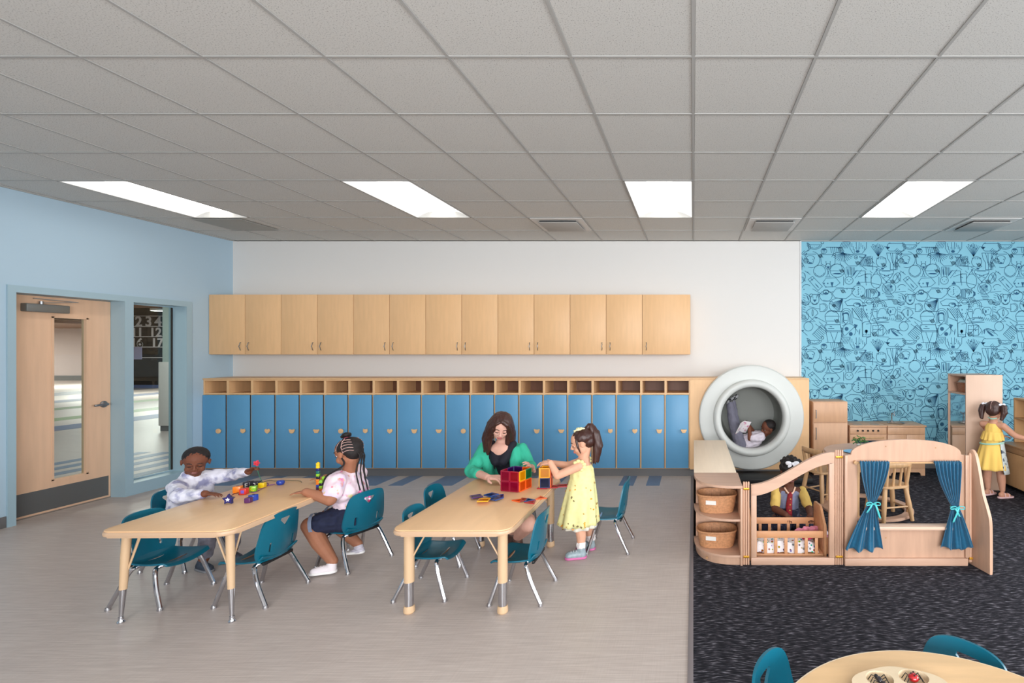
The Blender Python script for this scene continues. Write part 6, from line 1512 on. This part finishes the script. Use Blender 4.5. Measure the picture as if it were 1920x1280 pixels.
blob('doll_skirt', mat('white_dots', (232, 214, 224), .9, noise=(60, .3, (1, 1, 1))), [('e', V((1.06, 4.26, .05)), (.055, .05, .03), None)], .005, dl, 1, fold=(.008, 40, (1, 1, 1)))

# ---------- boy reading inside the tube
t = person((.75, 6.42, .37), 'boy in pale shirt and grey trousers lying in the white tube with a book')
def tb(px, py, y=6.37): return at(px, py, y)
hd = Head(tb(1440, 802), .102, (-.80, -.28, -.12), (.48, 0, .80))
neck = tb(1430, 815, 6.38); ch = tb(1415, 823, 6.38); bel = tb(1399, 828, 6.38); pel = tb(1387, 830, 6.38)
sN, sF = tb(1426, 819, 6.30), tb(1426, 814, 6.46); eN = tb(1406, 822, 6.27); wN = tb(1405, 803, 6.31); eF = tb(1414, 812, 6.50); wF = tb(1405, 798, 6.46)
kA, kB = tb(1374, 790, 6.37), tb(1378, 792, 6.47); aA, aB = tb(1368, 755, 6.37), tb(1373, 752, 6.47)
body = hd.prims()+[('c', hd.p(0, -.1, -.5), .038, neck, .04)]+chain([neck, ch, bel, pel], [.05, .078, .08, .084])+chain([sN, eN, wN], [.034, .029, .021])+chain([sF, eF, wF], [.034, .029, .021])
body += hand(wN, (-.3, .2, .9), (1, 0, .2), .092, 1, .6)+hand(wF, (-.3, -.1, .9), (1, 0, .2), .092, -1, .6)+chain([pel+V((0, -.04, 0)), kA, aA], [.055, .042, .03])+chain([pel+V((0, .04, 0)), kB, aB], [.055, .042, .03])
blob('body', BSK, body, PVOX, t)
blob('shirt', mat('pale_lilac_shirt', (214, 204, 214), .85), chain([neck.lerp(ch, .25), ch, bel], [.066, .100, .098])+[('c', sN, .052, sF, .052)]+chain([sN, sN.lerp(eN, .75)], [.056, .048])+chain([sF, sF.lerp(eF, .8)], [.054, .045]), .006, t, 2, fold=(.008, 28, (1, 1, 1)))
GT = mat('grey_trousers', (104, 102, 116), .85)
blob('trousers', GT, [('c', pel+V((0, -.04, 0)), .090, pel+V((0, .04, 0)), .090)]+chain([pel+V((0, -.04, 0)), kA, kA.lerp(aA, .93)], [.080, .060, .044])+chain([pel+V((0, .04, 0)), kB, kB.lerp(aB, .93)], [.080, .060, .044]), .006, t, 2, fold=(.007, 28, (1, 1, 1)))
SB = mat('sneaker_black_white', (150, 150, 152), .6, noise=(34, .8, (1, 1, 1)), col2=(24, 24, 28), ramp=(.44, .5))
for a_ in (aA, aB): blob('shoe', SB, [('c', a_+V((-.005, 0, .01)), .031, a_+V((.055, 0, .065)), .024), ('c', a_+V((-.01, 0, -.005)), .03, a_+V((.0, 0, .02)), .032)], .005, t, 1)
blob('hair', HAIRB, [hd.e(0, -.17, .34, .78, .84, .68), hd.e(0, -.42, .05, .66, .52, .55)], .006, t, 2)
hd.face(t, BSK, (112, 62, 54), HAIRB, .6)
bk = empty('picture_book', tb(1391, 799, 6.27)); tag(bk, 'open picture book with a pink cover held by the boy in the tube', 'book')
bk.rotation_euler = Euler((R(0), R(-34), R(128)), 'XYZ'); bk.scale = (1, .95, 1.15)
PG = mat('book_print', (228, 222, 224), .6, noise=(26, .5, (1, 1, 1)), col2=(196, 120, 150), ramp=(.34, .44))
for s, nm_ in ((-1, 'cover'), (1, 'cover')):
    MB().box(-.0025, .0025, min(0, s*.095), max(0, s*.095), -.075, .075, .001, Matrix.Rotation(R(s*20), 4, 'Z')).build(nm_, PG, bk)
    MB().box(.003, .008, min(s*.004, s*.09), max(s*.004, s*.09), -.071, .071, .001, Matrix.Rotation(R(s*20), 4, 'Z')).build('pages', mat('paper', (232, 230, 222), .8), bk)

# ---------- girl at the hutch, seen from behind
t = person((3.18, 5.5, CZ), 'girl in a yellow dress and apron standing at the play hutch with her back turned')
TSK = skin('tan_skin', (206, 152, 126))
hd = Head(at(1864, 770, 5.45), .100, (.72, .60, -.22), (0, 0, 1))
neck = V((3.165, 5.45, .80)); ch = V((3.165, 5.46, .70)); pel = V((3.15, 5.46, .50))
sL, sR = V((3.10, 5.53, .765)), V((3.225, 5.375, .765)); eL, wL = V((3.22, 5.60, .66)), V((3.36, 5.60, .62)); eR, wR = V((3.34, 5.36, .665)), V((3.47, 5.33, .63))
body = hd.prims()+[('c', hd.p(0, -.12, -.5), .038, neck, .042)]+chain([neck+V((0, 0, -.03)), ch, pel], [.05, .080, .088])+[('c', sL, .034, sR, .034)]
body += chain([sL, eL, wL], [.034, .030, .021])+chain([sR, eR, wR], [.034, .030, .021])+hand(wL, (.9, .1, -.1), (0, 0, 1), .098, -1, .4)+hand(wR, (.9, .1, -.1), (0, 0, 1), .098, 1, .4)
aL, aR = V((3.155, 5.53, .085)), V((3.245, 5.42, .085))
body += chain([pel+V((-.03, .035, -.02)), V((3.15, 5.52, .30)), V((3.148, 5.53, .18)), aL], [.062, .044, .040, .027])+chain([pel+V((.03, -.035, -.02)), V((3.225, 5.42, .30)), V((3.235, 5.42, .18)), aR], [.062, .044, .040, .027])
body += chain([aL+V((-.02, -.01, -.045)), aL+V((.06, .03, -.058))], [.026, .022])+chain([aR+V((-.02, -.01, -.045)), aR+V((.07, .01, -.058))], [.026, .022])
blob('body', TSK, body, PVOX, t)
YE = mat('mustard_dress', (242, 200, 104), .85)
blob('dress', YE, chain([V((3.165, 5.455, .725)), V((3.165, 5.455, .66)), V((3.155, 5.46, .58))], [.078, .088, .095]), .006, t, 2, fold=(.004, 24, (1, 1, 1)))
skirt('dress_flounce', (3.165, 5.455, .70), .088, (3.16, 5.455, .61), .108, YE, t, pleat=13, amp=.008)
skirt('skirt', (3.155, 5.46, .58), .094, (3.13, 5.45, .31), .150, YE, t, pleat=10, amp=.012)
for a_, b_ in ((sL+V((.02, -.03, .03)), V((3.11, 5.50, .74))), (sR+V((-.01, .01, .03)), V((3.20, 5.40, .74)))): MB().tube([a_, a_+V((-.01, -.02, -.02)), b_], .006, 8).build('strap', YE, t, world=True)
AP = mat('patterned_apron', (200, 208, 206), .85, noise=(22, .7, (1, 1, 1)), col2=(60, 74, 92), ramp=(.38, .46)); MT = mat('mint_tie', (168, 216, 196), .7)
def ap(u, v):
    a = R(-78+190*u); r_ = .106+.055*v; c_ = V((3.16, 5.46, 0)); return V((c_.x+r_*math.cos(a), c_.y+r_*math.sin(a), .60-.33*v))
o = MB(); o.grid(ap, 24, 8); o = o.build('apron', AP, t, world=True); o.modifiers.new('s', 'SOLIDIFY').thickness = .003; bake(o)
MB().tube([V((3.157+.108*math.cos(a), 5.46+.108*math.sin(a), .575+.012*math.cos(a+.6))) for a in [2*math.pi*k/32 for k in range(32)]], .009, 8, closed=True).build('apron_tie', MT, t, world=True)
MB().tube(bez([hd.p(-.42, -.25, -.75), hd.p(0, -.52, -.92), hd.p(.42, -.25, -.78)], 5), .007, 6).build('neck_loop', MT, t, world=True)
hr_o = blob('hair', mat('brown_hair', (70, 44, 38), .45, noise=(60, .4, (4, 4, .5))), [hd.e(0, -.17, .32, .80, .85, .72), hd.e(0, -.45, .0, .70, .50, .62)], .005, t, 2, fold=(.003, 50, (1, 1, .5)))
for s in (-1, 1):
    pz = []
    for k in range(7):
        a = 2*math.pi*k/7; ox, oy = .12*math.cos(a), .12*math.sin(a)
        pz += chain([hd.p(s*.72+ox*.3, -.28+oy*.3, .52), hd.p(s*1.02+ox, -.34+oy, .45), hd.p(s*1.10+ox*1.3, -.36+oy*1.3, -.15), hd.p(s*(1.02 if s < 0 else .9)+ox, -.38+oy, -.95)], [.012, .018, .018, .006])
    blob('pigtail', MATS['brown_hair'], pz, .005, t, 1, fold=(.004, 50, (1.4, 1.4, .4)))
    bw = MB()
    for q in (-1, 1): bw.sphere(hd.p(s*.84, -.36+q*.0, .60)+V((q*.018, 0, .006)), (.018, .010, .013), 10)
    bw.build('hair_bow', BOW, hr_o, world=True)
MB().tube([onp for onp in [hd.p(0, -.17-.86*math.cos(R(q)), .32+.73*math.sin(R(q))) for q in range(-30, 100, 12)]], .002, 5).build('parting', PART, hr_o, world=True)
for a_, d_ in ((aL, V((.085, .04, 0))), (aR, V((.095, .012, 0)))):
    g = MB(); h0 = a_+V((-.035, -.015, -.085)); tip = a_+d_+V((0, 0, -.085)); dd = (tip-h0).normalized(); xx = dd.cross(V((0, 0, 1)))
    P = [h0+(-dd*math.cos(R(q))-xx*math.sin(R(q)))*.026 for q in range(-90, 91, 30)]+[tip+(dd*math.cos(R(q))+xx*math.sin(R(q)))*.03 for q in range(-90, 91, 30)]
    sd = MB().prism([(p.x, p.y) for p in P], CZ+.0005, CZ+.016, 'z', .003).build('sandal', mat('pink_sandal', (226, 190, 190), .6), t, world=True)
    for f, zz_ in ((.35, .040), (.72, .030)):
        c_ = h0.lerp(tip, f); MB().tube([c_-xx*.030+V((0, 0, .012)), c_-xx*.018+V((0, 0, zz_+.014)), c_+V((0, 0, zz_+.020)), c_+xx*.018+V((0, 0, zz_+.014)), c_+xx*.030+V((0, 0, .012))], .005, 6).build('sandal_strap', MATS['pink_sandal'], sd, world=True)
hd.face(t, TSK, (190, 110, 104), HAIRD, .5)
